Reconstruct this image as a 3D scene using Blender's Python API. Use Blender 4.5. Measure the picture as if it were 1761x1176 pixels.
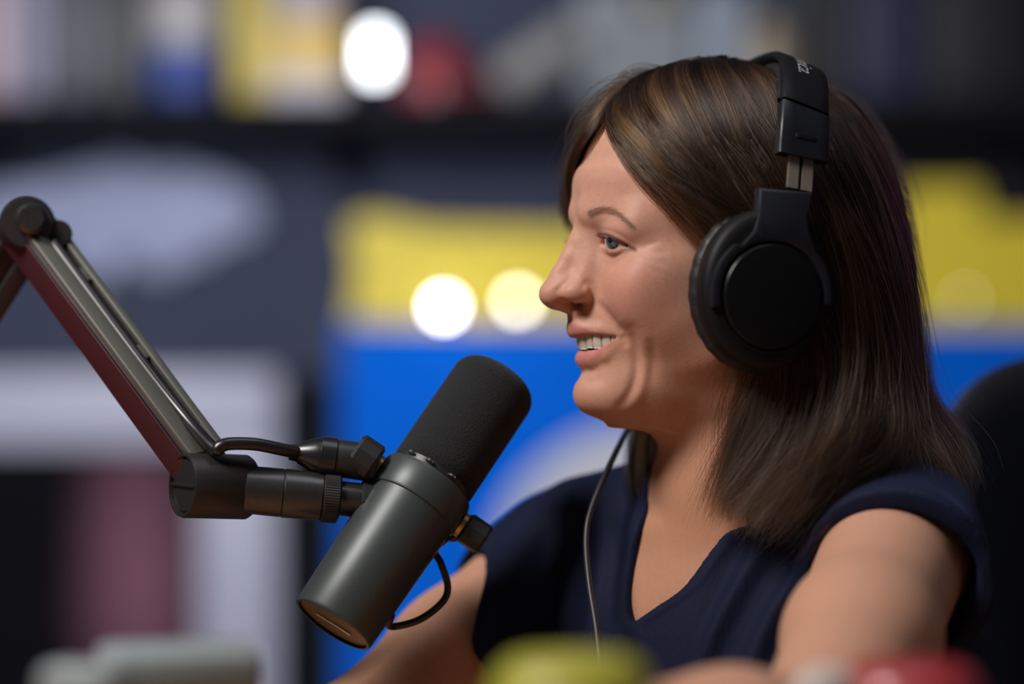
# A recording studio: a woman in headphones talking at a boom-mounted microphone.
import bpy, bmesh, math, random
import numpy as np
from mathutils import Vector, Matrix

for o in list(bpy.data.objects):
    bpy.data.objects.remove(o, do_unlink=True)
scene = bpy.context.scene
COL = scene.collection
rng = np.random.default_rng(7)
random.seed(7)

# ------------------------------------------------------------------ camera
W_PX, H_PX, FPX, DIST = 1761.0, 1176.0, 85.0 / 36.0 * 1761.0, 1.6
cam_d = bpy.data.cameras.new('camera')
cam_d.lens = 85.0
cam_d.sensor_width = 36.0
cam_d.clip_start = 0.05
cam_d.dof.use_dof = True
cam_d.dof.focus_distance = 1.545
cam_d.dof.aperture_fstop = 1.5
cam = bpy.data.objects.new('camera', cam_d)
COL.objects.link(cam)
cam.location = (0, -DIST, 0)
cam.rotation_euler = (math.pi / 2, 0, 0)
scene.camera = cam

# ------------------------------------------------------------------ world, lamps, exposure
vs = scene.view_settings
vs.view_transform = 'Standard'
vs.look = 'None'
vs.exposure = 0.0
vs.gamma = 1.0
vs.use_curve_mapping = False
wd = bpy.data.worlds.new('studio_ambient')
scene.world = wd
wd.use_nodes = True
wd.node_tree.nodes['Background'].inputs[0].default_value = (0.42, 0.47, 0.62, 1)
wd.node_tree.nodes['Background'].inputs[1].default_value = 0.06


def lamp(name, loc, target, size, power, color=(1, 1, 1), size_y=None, spread=math.pi):
    d = bpy.data.lights.new(name, 'AREA')
    d.shape = 'RECTANGLE'
    d.size = size
    d.size_y = size_y or size
    d.energy = power
    d.color = color
    d.spread = spread
    o = bpy.data.objects.new(name, d)
    COL.objects.link(o)
    o.location = loc
    o.rotation_euler = (Vector(target) - Vector(loc)).to_track_quat('-Z', 'Y').to_euler()
    return o


lamp('studio_key_lamp', (-1.15, -0.95, 1.55), (0.1, 0, 0.02), 0.7, 52, (1.0, 0.94, 0.90))
lamp('ceiling_panel_lamp', (0.35, -0.2, 1.75), (0.2, 0.1, 0), 0.9, 5, (0.90, 0.94, 1.0))
lamp('room_lamp', (-0.85, 0.75, 0.75), (-0.35, 3.4, 0.0), 0.7, 58, (0.88, 0.91, 1.0))
lamp('red_neon_lamp', (-0.46, -0.34, -0.26), (-0.30, 0.0, 0.06), 0.12, 0.05, (1.0, 0.10, 0.16), spread=math.radians(45))
lamp('violet_neon_lamp', (1.15, 1.0, 0.35), (0.5, 0.1, 0.0), 0.35, 0.14, (0.75, 0.2, 0.9))


# ------------------------------------------------------------------ helpers
def px(x, y, Y=0.0):
    """photo pixel -> world point on the plane at depth Y (metres behind the head's middle)"""
    d = DIST + Y
    return Vector(((x - W_PX / 2) / FPX * d, Y, -(y - H_PX / 2) / FPX * d))


def new_mat(name):
    m = bpy.data.materials.new(name)
    m.use_nodes = True
    nt = m.node_tree
    return m, nt, nt.nodes['Principled BSDF']


def node(nt, typ, **kw):
    n = nt.nodes.new(typ)
    for k, v in kw.items():
        if k.startswith('i_'):
            n.inputs[k[2:].replace('_', ' ')].default_value = v
        else:
            setattr(n, k, v)
    return n


def simple(name, col, rough=0.5, metal=0.0, spec=0.5, noise=0.0, nscale=60.0, bump=0.0, bscale=200.0, coat=0.0, sheen=0.0, emit=None, estr=0.0):
    m, nt, b = new_mat(name)
    b.inputs['Base Color'].default_value = (*col, 1)
    b.inputs['Roughness'].default_value = rough
    b.inputs['Metallic'].default_value = metal
    b.inputs['Specular IOR Level'].default_value = spec
    b.inputs['Coat Weight'].default_value = coat
    b.inputs['Sheen Weight'].default_value = sheen
    if emit:
        b.inputs['Emission Color'].default_value = (*emit, 1)
        b.inputs['Emission Strength'].default_value = estr
    tc = node(nt, 'ShaderNodeTexCoord')
    if noise:
        n = node(nt, 'ShaderNodeTexNoise', i_Scale=nscale, i_Detail=4.0)
        nt.links.new(tc.outputs['Object'], n.inputs['Vector'])
        mx = node(nt, 'ShaderNodeMix', data_type='RGBA')
        mx.inputs['A'].default_value = (*[c * (1 - noise) for c in col], 1)
        mx.inputs['B'].default_value = (*[min(1, c * (1 + noise)) for c in col], 1)
        nt.links.new(n.outputs['Fac'], mx.inputs['Factor'])
        nt.links.new(mx.outputs['Result'], b.inputs['Base Color'])
    if bump:
        n2 = node(nt, 'ShaderNodeTexNoise', i_Scale=bscale, i_Detail=3.0)
        nt.links.new(tc.outputs['Object'], n2.inputs['Vector'])
        bp = node(nt, 'ShaderNodeBump', i_Strength=bump, i_Distance=0.001)
        nt.links.new(n2.outputs['Fac'], bp.inputs['Height'])
        nt.links.new(bp.outputs['Normal'], b.inputs['Normal'])
    return m


def mesh_obj(name, verts, faces, mat, parent=None, smooth=True, auto=None):
    me = bpy.data.meshes.new(name)
    me.from_pydata([tuple(v) for v in verts], [], [tuple(f) for f in faces])
    me.update()
    if smooth:
        me.polygons.foreach_set('use_smooth', [True] * len(me.polygons))
    if auto is not None and smooth:
        me.set_sharp_from_angle(angle=math.radians(auto))
    if mat:
        me.materials.append(mat)
    o = bpy.data.objects.new(name, me)
    COL.objects.link(o)
    if parent:
        o.parent = parent
    return o


def empty(name, loc, label, cat, group=None):
    o = bpy.data.objects.new(name, None)
    COL.objects.link(o)
    o.location = loc
    o.empty_display_size = 0.02
    tag(o, label, cat, group)
    return o


def tag(o, label, cat=None, group=None, kind=None):
    o['label'] = label
    if cat:
        o['category'] = cat
    if group:
        o['group'] = group
    if kind:
        o['kind'] = kind
    return o


def adopt(o, parent):
    """parent keeping world coordinates (parts are modelled in world space)"""
    o.parent = parent
    o.matrix_parent_inverse = Matrix.Translation(parent.location).inverted() if parent.type == 'EMPTY' else Matrix()
    return o


def frame_from(axis, hint=(0, 0, 1)):
    a = Vector(axis).normalized()
    h = Vector(hint)
    if abs(a.dot(h.normalized())) > 0.97:
        h = Vector((1, 0, 0))
    u = (h - a * h.dot(a)).normalized()
    v = a.cross(u)
    return a, u, v


def lathe(name, mat, p0, axis, prof, seg=48, parent=None, auto=35, hint=(0, 0, 1), cap0=True, cap1=True):
    """prof: list of (t along axis, radius)"""
    a, u, v = frame_from(axis, hint)
    p0 = Vector(p0)
    V, F = [], []
    for t, r in prof:
        for k in range(seg):
            an = 2 * math.pi * k / seg
            V.append(p0 + a * t + (u * math.cos(an) + v * math.sin(an)) * r)
    n = len(prof)
    for i in range(n - 1):
        for k in range(seg):
            k2 = (k + 1) % seg
            F.append((i * seg + k, i * seg + k2, (i + 1) * seg + k2, (i + 1) * seg + k))
    if cap0:
        F.append(tuple(range(seg - 1, -1, -1)))
    if cap1:
        F.append(tuple((n - 1) * seg + k for k in range(seg)))
    o = mesh_obj(name, V, F, mat, None, True, auto)
    if parent:
        adopt(o, parent)
    return o


def catmull(P, n):
    P = np.asarray(P, float)
    Q = np.vstack([2 * P[0] - P[1], P, 2 * P[-1] - P[-2]])
    m = len(P) - 1
    t = np.linspace(0, m, n)
    i = np.minimum(t.astype(int), m - 1)
    f = (t - i)[:, None]
    a, b, c, d = Q[i], Q[i + 1], Q[i + 2], Q[i + 3]
    return 0.5 * (2 * b + (c - a) * f + (2 * a - 5 * b + 4 * c - d) * f ** 2 + (3 * b - a - 3 * c + d) * f ** 3)


def tube(name, mat, pts, r, seg=12, n=None, parent=None, smooth_path=True):
    P = catmull(pts, n or max(8, len(pts) * 8)) if smooth_path else np.asarray(pts, float)
    R = np.full(len(P), r) if np.isscalar(r) else np.interp(np.linspace(0, 1, len(P)), np.linspace(0, 1, len(r)), r)
    T = np.gradient(P, axis=0)
    T /= np.linalg.norm(T, axis=1)[:, None]
    u = np.cross(T[0], (0, 0, 1.0))
    if np.linalg.norm(u) < 1e-3:
        u = np.cross(T[0], (1.0, 0, 0))
    u /= np.linalg.norm(u)
    V, F = [], []
    for i in range(len(P)):
        u = u - T[i] * u.dot(T[i])
        u /= np.linalg.norm(u)
        v = np.cross(T[i], u)
        for k in range(seg):
            an = 2 * math.pi * k / seg
            V.append(P[i] + (u * math.cos(an) + v * math.sin(an)) * R[i])
    for i in range(len(P) - 1):
        for k in range(seg):
            k2 = (k + 1) % seg
            F.append((i * seg + k, i * seg + k2, (i + 1) * seg + k2, (i + 1) * seg + k))
    F.append(tuple(range(seg - 1, -1, -1)))
    F.append(tuple((len(P) - 1) * seg + k for k in range(seg)))
    o = mesh_obj(name, V, F, mat, None, True, 50)
    if parent:
        adopt(o, parent)
    return o


def box(name, mat, c, size, parent=None, bevel=0.0, rot=None, seg=3):
    bm = bmesh.new()
    bmesh.ops.create_cube(bm, size=1)
    bmesh.ops.scale(bm, vec=size, verts=bm.verts)
    if bevel:
        bmesh.ops.bevel(bm, geom=list(bm.edges), offset=bevel, segments=seg, profile=0.5, affect='EDGES')
    M = Matrix.Translation(Vector(c))
    if rot is not None:
        M = M @ rot.to_4x4()
    bm.transform(M)
    me = bpy.data.meshes.new(name)
    bm.to_mesh(me)
    bm.free()
    if bevel:
        me.polygons.foreach_set('use_smooth', [True] * len(me.polygons))
        me.set_sharp_from_angle(angle=math.radians(40))
    if mat:
        me.materials.append(mat)
    o = bpy.data.objects.new(name, me)
    COL.objects.link(o)
    if parent:
        adopt(o, parent)
    return o


def prism(name, mat, poly, y0, y1, parent=None, bevel=0.0, M=None, auto=40):
    """poly: outline points (x, z), extruded from y0 to y1"""
    bm = bmesh.new()
    vs0 = [bm.verts.new((p[0], y0, p[1])) for p in poly]
    f = bm.faces.new(vs0)
    r = bmesh.ops.extrude_face_region(bm, geom=[f])
    bmesh.ops.translate(bm, vec=(0, y1 - y0, 0), verts=[v for v in r['geom'] if isinstance(v, bmesh.types.BMVert)])
    bmesh.ops.recalc_face_normals(bm, faces=bm.faces)
    if bevel:
        es = [e for e in bm.edges if len(e.link_faces) == 2 and e.calc_face_angle(0) > 0.6]
        bmesh.ops.bevel(bm, geom=es, offset=bevel, segments=3, profile=0.5, affect='EDGES')
    if M is not None:
        bm.transform(M)
    me = bpy.data.meshes.new(name)
    bm.to_mesh(me)
    bm.free()
    me.polygons.foreach_set('use_smooth', [True] * len(me.polygons))
    me.set_sharp_from_angle(angle=math.radians(auto))
    if mat:
        me.materials.append(mat)
    o = bpy.data.objects.new(name, me)
    COL.objects.link(o)
    if parent:
        adopt(o, parent)
    return o


# ------------------------------------------------------------------ implicit modelling (millimetres)
class Field:
    def __init__(s, gx, gy, gz):
        s.g = [np.asarray(g, np.float32) for g in (gx, gy, gz)]
        s.D = np.full([len(g) for g in s.g], 60.0, np.float32)

    def block(s, lo, hi):
        sl = tuple(slice(max(0, np.searchsorted(g, l) - 1), min(len(g), np.searchsorted(g, h) + 1)) for g, l, h in zip(s.g, lo, hi))
        X = s.g[0][sl[0]][:, None, None]
        Y = s.g[1][sl[1]][None, :, None]
        Z = s.g[2][sl[2]][None, None, :]
        return sl, X, Y, Z

    def op(s, f, lo, hi, k=4.0, mode='u', pad=14.0):
        e = k + pad
        sl, X, Y, Z = s.block([l - e for l in lo], [h + e for h in hi])
        if 0 in s.D[sl].shape:
            return
        a = s.D[sl]
        b = f(X, Y, Z).astype(np.float32)
        if mode == 'u':
            h = np.clip(0.5 + 0.5 * (b - a) / k, 0, 1)
            s.D[sl] = b * (1 - h) + a * h - k * h * (1 - h)
        elif mode == 's':
            h = np.clip(0.5 - 0.5 * (a + b) / k, 0, 1)
            s.D[sl] = a * (1 - h) - b * h + k * h * (1 - h)

    def ell(s, c, r, k=4.0, mode='u', rot=None, pad=14.0, mirror=False):
        c = np.asarray(c, float)
        r = np.asarray(r, float)
        R = np.eye(3) if rot is None else np.asarray(rot)
        e = np.sqrt(((R * r[None, :]) ** 2).sum(1))

        def f(X, Y, Z):
            x, y, z = X - c[0], Y - c[1], Z - c[2]
            p = [R[0, i] * x + R[1, i] * y + R[2, i] * z for i in range(3)]
            k0 = np.sqrt(sum((p[i] / r[i]) ** 2 for i in range(3)))
            k1 = np.sqrt(sum((p[i] / r[i] ** 2) ** 2 for i in range(3))) + 1e-9
            return k0 * (k0 - 1) / k1
        s.op(f, c - e, c + e, k, mode, pad)
        if mirror:
            M = np.diag([1, -1, 1])
            s.ell(c * [1, -1, 1], r, k, mode, M @ R, pad, False)

    def cap(s, a, b, ra, rb, k=4.0, mode='u', pad=14.0, mirror=False, flat=None):
        a = np.asarray(a, float)
        b = np.asarray(b, float)
        ab = b - a
        L2 = float(ab @ ab) + 1e-9

        def f(X, Y, Z):
            x, y, z = X - a[0], Y - a[1], Z - a[2]
            t = np.clip((x * ab[0] + y * ab[1] + z * ab[2]) / L2, 0, 1)
            dx, dy, dz = x - t * ab[0], y - t * ab[1], z - t * ab[2]
            if flat is not None:      # squash along a direction: (unit vector, factor)
                n, q = flat
                w = (dx * n[0] + dy * n[1] + dz * n[2]) * (q - 1)
                dx, dy, dz = dx + w * n[0], dy + w * n[1], dz + w * n[2]
            return np.sqrt(dx * dx + dy * dy + dz * dz) - (ra + (rb - ra) * t)
        m = max(ra, rb)
        s.op(f, np.minimum(a, b) - m, np.maximum(a, b) + m, k, mode, pad)
        if mirror:
            fl = None if flat is None else (np.asarray(flat[0]) * [1, -1, 1], flat[1])
            s.cap(a * [1, -1, 1], b * [1, -1, 1], ra, rb, k, mode, pad, False, fl)

    def chain(s, pts, rad, k=4.0, mode='u', pad=14.0, mirror=False):
        for i in range(len(pts) - 1):
            s.cap(pts[i], pts[i + 1], rad[i], rad[i + 1], k, mode, pad, mirror)

    def surface(s, iso=0.0, relax=2):
        D = s.D - iso
        gx, gy, gz = s.g
        ins = D < 0
        nx, ny, nz = D.shape
        c = np.zeros((nx - 1, ny - 1, nz - 1), np.int8)
        for i in (0, 1):
            for j in (0, 1):
                for k in (0, 1):
                    c += ins[i:nx - 1 + i, j:ny - 1 + j, k:nz - 1 + k]
        I, J, K = np.nonzero((c > 0) & (c < 8))
        idx = np.full(c.shape, -1, np.int32)
        idx[I, J, K] = np.arange(len(I))
        acc = np.zeros((len(I), 3))
        cnt = np.zeros(len(I))
        off = [(0, 0, 0), (1, 0, 0), (0, 1, 0), (1, 1, 0), (0, 0, 1), (1, 0, 1), (0, 1, 1), (1, 1, 1)]
        for a in range(8):
            for ax in range(3):
                if off[a][ax]:
                    continue
                b = list(off[a])
                b[ax] = 1
                A = (I + off[a][0], J + off[a][1], K + off[a][2])
                B = (I + b[0], J + b[1], K + b[2])
                da, db = D[A], D[B]
                m = (da < 0) != (db < 0)
                t = np.where(m, da / np.where(m, da - db, 1), 0)
                pa = np.stack([gx[A[0]], gy[A[1]], gz[A[2]]], 1)
                pb = np.stack([gx[B[0]], gy[B[1]], gz[B[2]]], 1)
                acc[m] += (pa + (pb - pa) * t[:, None])[m]
                cnt[m] += 1
        V = acc / cnt[:, None]
        quads = []
        for ax in range(3):
            sl0 = [slice(None)] * 3
            sl1 = [slice(None)] * 3
            sl0[ax] = slice(0, -1)
            sl1[ax] = slice(1, None)
            m = ins[tuple(sl0)] != ins[tuple(sl1)]
            E = np.stack(np.nonzero(m), 1)
            u, v = (ax + 1) % 3, (ax + 2) % 3
            ok = (E[:, u] > 0) & (E[:, v] > 0) & (E[:, u] < D.shape[u] - 1) & (E[:, v] < D.shape[v] - 1)
            E = E[ok]
            fl = ins[tuple(sl0)][tuple(E.T)]
            q = []
            for du, dv in ((0, 0), (1, 0), (1, 1), (0, 1)):
                e = E.copy()
                e[:, u] -= du
                e[:, v] -= dv
                q.append(idx[tuple(e.T)])
            q = np.stack(q, 1)
            q[~fl] = q[~fl][:, ::-1]
            quads.append(q)
        Q = np.vstack(quads)
        Q = Q[(Q >= 0).all(1)]
        for _ in range(relax):
            V = relax_verts(V, Q)
        return V, Q


def relax_verts(V, Q, w=0.5):
    acc = np.zeros_like(V)
    cnt = np.zeros(len(V))
    for i in range(4):
        for j in (1, 3):
            np.add.at(acc, Q[:, i], V[Q[:, (i + j) % 4]])
            np.add.at(cnt, Q[:, i], 1)
    cnt[cnt == 0] = 1
    return V * (1 - w) + acc / cnt[:, None] * w


def vert_normals(V, Q):
    n = np.cross(V[Q[:, 2]] - V[Q[:, 0]], V[Q[:, 3]] - V[Q[:, 1]])
    N = np.zeros_like(V)
    for i in range(4):
        np.add.at(N, Q[:, i], n)
    return N / (np.linalg.norm(N, axis=1)[:, None] + 1e-12)


def np_mesh(name, V, Q, mat, colors=None, uv=None):
    me = bpy.data.meshes.new(name)
    me.vertices.add(len(V))
    me.vertices.foreach_set('co', np.asarray(V, np.float32).ravel())
    me.loops.add(Q.size)
    me.loops.foreach_set('vertex_index', Q.astype(np.int32).ravel())
    me.polygons.add(len(Q))
    me.polygons.foreach_set('loop_start', np.arange(0, Q.size, Q.shape[1], dtype=np.int32))
    me.polygons.foreach_set('use_smooth', np.ones(len(Q), bool))
    me.update(calc_edges=True)
    if colors is not None:
        for nm, c in colors.items():
            a = me.color_attributes.new(nm, 'FLOAT_COLOR', 'POINT')
            cc = np.ones((len(V), 4), np.float32)
            cc[:, :3] = c
            a.data.foreach_set('color', cc.ravel())
    if mat:
        me.materials.append(mat)
    o = bpy.data.objects.new(name, me)
    COL.objects.link(o)
    return o


def seg_dist(P, A):
    """distance of points P (n,2|3) to polyline A, and the parameter 0..1 along it"""
    A = np.asarray(A, float)
    best = np.full(len(P), 1e9)
    par = np.zeros(len(P))
    m = len(A) - 1
    for i in range(m):
        ab = A[i + 1] - A[i]
        t = np.clip(((P - A[i]) @ ab) / (ab @ ab + 1e-12), 0, 1)
        d = np.linalg.norm(P - A[i] - t[:, None] * ab, axis=1)
        b = d < best
        best[b] = d[b]
        par[b] = (i + t[b]) / m
    return best, par


def cub(z, tab_z, tab_v):
    """smooth table lookup (monotone cubic)"""
    x = np.asarray(tab_z, float)
    y = np.asarray(tab_v, float)
    h = np.diff(x)
    d = np.diff(y) / h
    m = np.zeros_like(y)
    m[1:-1] = np.where(d[:-1] * d[1:] > 0, 2 * d[:-1] * d[1:] / (d[:-1] + d[1:] + 1e-12), 0)
    m[0], m[-1] = d[0], d[-1]
    z = np.clip(z, x[0], x[-1])
    i = np.clip(np.searchsorted(x, z) - 1, 0, len(h) - 1)
    t = (z - x[i]) / h[i]
    return (y[i] * (1 + 2 * t) * (1 - t) ** 2 + m[i] * h[i] * t * (1 - t) ** 2 + y[i + 1] * t * t * (3 - 2 * t) + m[i + 1] * h[i] * t * t * (t - 1))
# ------------------------------------------------------------------ the room
DESK_Z = -0.318
FLOOR_Z = DESK_Z - 0.74
YB = 3.10                                     # how deep the back of the studio lies
mm_px = (DIST + YB) / FPX
wall_m = simple('wall_slate_paint', (0.047, 0.054, 0.088), 0.8, spec=0.15, noise=0.12, nscale=4, bump=0.1, bscale=80)
floor_m = simple('dark_carpet', (0.03, 0.03, 0.034), 0.95, noise=0.3, nscale=300, bump=0.5, bscale=500)


def slab(name, c, size, m):
    o = box(name, m, c, size)
    o['kind'] = 'structure'
    return o


slab('wall_back', (0, YB + 0.40, 0.45), (7.0, 0.1, 3.0), wall_m)
slab('floor', (0, 0.9, FLOOR_Z - 0.05), (7.0, 5.4, 0.1), floor_m)
slab('wall_right', (2.6, 1.4, 0.45), (0.1, 4.2, 3.0), wall_m)
# ------------------------------------------------------------------ the woman: one continuous body, modelled in millimetres
PSI = math.radians(17.0)                       # how far her face is turned towards the lens from pure profile
HEAD = np.array(px(1240, 440, 0.0)) * 1000.0   # middle of the head, world mm
CP, SP = math.cos(PSI), math.sin(PSI)


def to_world(P):
    P = np.asarray(P, float)
    X = P[..., 0] * CP - P[..., 1] * SP
    Y = P[..., 0] * SP + P[..., 1] * CP
    return np.stack([X + HEAD[0], Y + HEAD[1], P[..., 2] + HEAD[2]], -1) / 1000.0


def to_local(P):
    P = np.asarray(P, float) * 1000.0 - HEAD
    return np.stack([P[..., 0] * CP + P[..., 1] * SP, -P[..., 0] * SP + P[..., 1] * CP, P[..., 2]], -1)


# torso frame: s towards her left (near) shoulder, f forward out of the chest, z up
T_F = np.array([-0.66, -0.75, 0.0])
T_S = np.array([0.75, -0.66, 0.0])
T_C = np.array([0.144, 0.022, -0.121])         # base of the neck, world metres


def tor(s, f, z):
    """torso coordinates in mm -> head-local mm"""
    return to_local(T_C + (T_S * s + T_F * f) / 1000.0 + np.array([0, 0, z / 1000.0]))


T_R = np.stack([T_S, T_F, np.array([0, 0, 1.0])], 1)                       # columns: torso axes in world
_Z = np.array([[CP, SP, 0], [-SP, CP, 0], [0, 0, 1.0]])
T_R = _Z @ T_R                                                             # in head-local axes

SH_N, SH_F = tor(132, -4, -9), tor(-146, -4, -40)
EL_N = to_local(px(1405, 1295, -0.335))
EL_F = to_local(px(592, 1290, 0.0))
WR_N = to_local((-0.0, -0.45, -0.192))
WR_F = to_local((-0.11, -0.235, -0.27))


def graded(lo, hi, fine_lo, fine_hi, fine, coarse):
    a = np.arange(fine_lo, fine_hi, fine)
    b = np.arange(fine_lo - coarse, lo, -coarse)[::-1]
    c = np.arange(a[-1] + coarse, hi, coarse)
    return np.concatenate([b, a, c])


def face_loft(X, Y, Z):
    z = Z[0, 0, :].astype(float)
    tz = [-110, -100, -90, -80, -70, -58, -45, -37, -20, -5, 8, 18, 30, 45, 60]
    xf = cub(z, tz, [-78, -89, -93.5, -94, -94, -96.5, -99.5, -99, -97, -96, -96.5, -98, -100, -100, -96])
    w = cub(z, tz, [22, 33, 43, 50, 55, 59, 62, 63.5, 65.5, 66.5, 66.5, 66.5, 67, 67, 66])
    xc = cub(z, tz, [-50, -42, -36, -32, -28, -26, -24, -22, -20, -20, -20, -20, -20, -20, -20])
    xb = cub(z, tz, [-10, 0, 8, 15, 20, 28, 36, 42, 55, 60, 60, 60, 60, 60, 60])
    p = cub(z, [-110, -80, -45, -10, 30, 60], [2.0, 1.85, 1.8, 1.9, 2.05, 2.1])
    dx = X - xc
    a = np.where(dx < 0, xc - xf, xb - xc)
    u, v = np.abs(Y) / w, np.abs(dx) / a
    rho = (u ** p + v ** p) ** (1 / p) + 1e-6
    g = rho ** (1 - p) * np.sqrt((u ** (p - 1) / w) ** 2 + (v ** (p - 1) / a) ** 2) + 1e-6
    d = (rho - 1) / np.maximum(g, 0.008)
    return np.maximum(d, np.maximum(-112 - Z, Z - 55))


EYE = np.array([-79.5, -31.0, 7.8])
EYE_R = 12.2


def build_body():
    F = Field(graded(-330, 230, -132, -22, 1.3, 3.6), graded(-470, 205, -74, 22, 1.3, 3.6), graded(-440, 130, -120, 40, 1.25, 3.6))
    # skull and face
    F.ell((-6, 0, 42), (91, 72.5, 80), 8)
    F.op(face_loft, (-112, -72, -114), (64, 72, 58), 8)
    # jaw: chin to angle
    F.cap((-80, -13, -92), (-26, -46, -64), 12.5, 12, 12, mirror=True)
    F.cap((-26, -46, -62), (-14, -52, -12), 12, 11, 18, mirror=True)
    F.ell((-40, -44, -45), (30, 14, 26), 16, mirror=True)
    F.ell((-88.5, 0, -91), (13.5, 17, 13.5), 8)
    # underside of the jaw into the throat
    F.cap((-66, 0, -95), (-20, 0, -95), 13, 30, 14)
    F.cap((-46, -22, -93), (-4, -38, -86), 15, 19, 16, mirror=True)
    # neck
    F.cap((4, 0, -50), (17, 0, -175), 50, 53, 14)
    F.cap((14, 0, -165), tor(0, -8, -40), 54, 60, 16)
    F.cap((22, -54, -30), tor(22, 40, -2), 13, 10, 14)          # neck muscles
    F.cap((22, 54, -30), tor(-22, 40, -2), 13, 10, 14)
    # torso, shoulders
    F.cap(tor(-112, -8, -44), tor(118, -8, -32), 48, 48, 24)
    F.cap(tor(0, -25, 20), SH_N + [0, 0, 12], 48, 34, 26)
    F.cap(tor(0, -25, 20), SH_F + [0, 0, 12], 48, 34, 26)
    F.ell(tor(0, -18, -150), (158, 98, 175), 30, rot=T_R)
    F.ell(tor(0, 18, -95), (120, 62, 95), 26, rot=T_R)
    F.ell(tor(66, 55, -165), (66, 58, 66), 26, rot=T_R)
    F.ell(tor(-66, 55, -165), (66, 58, 66), 26, rot=T_R)
    F.cap(tor(12, 47, -6), tor(120, 22, 6), 9, 10, 14)          # collar bones
    F.cap(tor(-12, 47, -6), tor(-120, 22, 6), 9, 10, 14)
    # arms
    for S, E, Wr in ((SH_N, EL_N, WR_N), (SH_F, EL_F, WR_F)):
        m = S * 0.5 + E * 0.5
        F.chain([S, m, E], [46, 42, 37] if S is SH_N else [48, 43, 37], 22)
        f1 = E * 0.7 + Wr * 0.3
        F.chain([E, f1, Wr], [38, 39, 25], 20)
        d = Wr - E
        d = d / np.linalg.norm(d)
        sd = np.cross(d, [0, 0, 1.0])
        palm = Wr + d * 46
        F.cap(Wr, palm, 24, 30, 14, flat=((0, 0, 1.0), 1.8))
        for q, L in zip((-1.5, -0.5, 0.5, 1.5), (40, 47, 44, 35)):
            b = palm + sd * q * 16 + d * 16
            m1 = b + d * L * 0.55 + [0, 0, 4]
            F.chain([b, m1, m1 + d * L * 0.45 + [0, 0, -10]], [9.5, 8.5, 7.5], 3)
        sgn = -1 if S is SH_N else 1
        tb = Wr + d * 14 + sd * sgn * 22
        t1 = tb + d * 30 + sd * sgn * 16
        F.chain([tb, t1, t1 + d * 28 - sd * sgn * 4], [12, 10.5, 8], 6)
    # cheeks lifted by the smile, cheekbones
    F.ell((-75, -40, -22), (16, 17, 17), 14, mirror=True)
    F.ell((-52, -51, -8), (24, 11.5, 13), 16, mirror=True)
    F.ell((-50, -47, -30), (32, 14, 24), 18, mirror=True)
    F.ell((-60, -46, 20), (17, 10.5, 15), 14, mirror=True)
    # brow
    F.cap((-94, -10, 26), (-76, -42, 24), 6, 5, 12, mirror=True)
    # eye sockets, lids
    F.ell((-101, -32, 6), (12.5, 18, 9.5), 11, 's', mirror=True)
    F.ell((EYE[0] + 1.5, -31.5, 7.0), (13.6, 15.2, 13.2), 5, mirror=True)
    F.ell((EYE[0] + 2.0, -33, 15.5), (13.0, 17, 8), 8, mirror=True)
    F.ell((-73, -42, 16), (11, 11, 9), 9, mirror=True)

    def fissure(X, Y, Z):
        y = np.abs(Y)
        t = np.clip((y[0, :, 0] - 17) / 29.0, 0, 1)
        zu = cub(t, [0, .12, .35, .6, .85, 1], [7.0, 9.2, 9.9, 9.0, 6.8, 3.6])[None, :, None]
        zl = cub(t, [0, .12, .4, .7, 1], [6.2, 4.5, 3.3, 2.4, 2.8])[None, :, None]
        band = np.maximum(np.maximum(Z - zu, zl - Z), np.maximum(17 - y, y - 46))
        x, yy, z = X - EYE[0] - 1.5, y - 31.5, Z - 7.0
        k0 = np.sqrt((x / 11.4) ** 2 + (yy / 13.4) ** 2 + (z / 12) ** 2)
        inner = (k0 - 1) * 12
        return np.maximum(np.maximum(band, -inner), X + 62)
    F.op(fissure, (-110, -50, -2), (-62, 50, 16), 1.0, 's')
    # nose
    F.chain([(-95, 0, 19), (-100, 0, 8), (-105.5, 0, -2.5), (-111.5, 0, -13), (-118.4, 0, -25)], [6.0, 5.4, 5.2, 5.4, 7.6], 6)
    F.cap((-91, -7, 8), (-100, -9, -20), 7, 8, 8, mirror=True)
    F.ell((-115.2, -3.6, -27.2), (8.5, 5.8, 6.8), 5, mirror=True)
    F.ell((-108, -7, -22), (9, 5.5, 7), 6, mirror=True)
    F.ell((-104.5, -13.6, -25), (10.0, 6.8, 7.2), 3, mirror=True)
    F.cap((-116, 0, -31.8), (-104, 0, -35.8), 3.4, 4.0, 4)
    F.ell((-109.5, -8.2, -33), (7.0, 3.6, 4.4), 2.0, 's', mirror=True)
    F.cap((-103, -6, -38), (-102.5, -5, -45), 2.6, 2.6, 4, mirror=True)   # philtrum ridges
    # lips
    F.chain([(-100.8, 0, -49.2), (-98.4, -9, -48.5), (-91, -19.5, -49.3), (-80.5, -30.5, -51.6)], [5.6, 5.4, 4.4, 3.0], 3.5, mirror=True)
    F.chain([(-94.3, 0, -68.2), (-92.3, -9, -67.8), (-86.5, -19.5, -64.4), (-79.5, -30, -55.6)], [5.8, 5.4, 4.2, 2.6], 4, mirror=True)

    def mouth(X, Y, Z):
        y = np.abs(Y)[0, :, 0]
        zu = cub(y, [0, 8, 18, 26, 31, 34], [-54.6, -53.6, -52.6, -52.8, -53.8, -54.2])[None, :, None]
        zl = cub(y, [0, 8, 18, 26, 31, 34], [-62.2, -62.2, -60.2, -56.6, -54.1, -54.2])[None, :, None]
        return np.maximum(np.maximum(Z - zu, zl - Z), np.maximum(np.abs(Y) - 33, X + 70))
    F.op(mouth, (-115, -34, -64), (-70, 34, -52), 1.4, 's')
    return F


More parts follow.
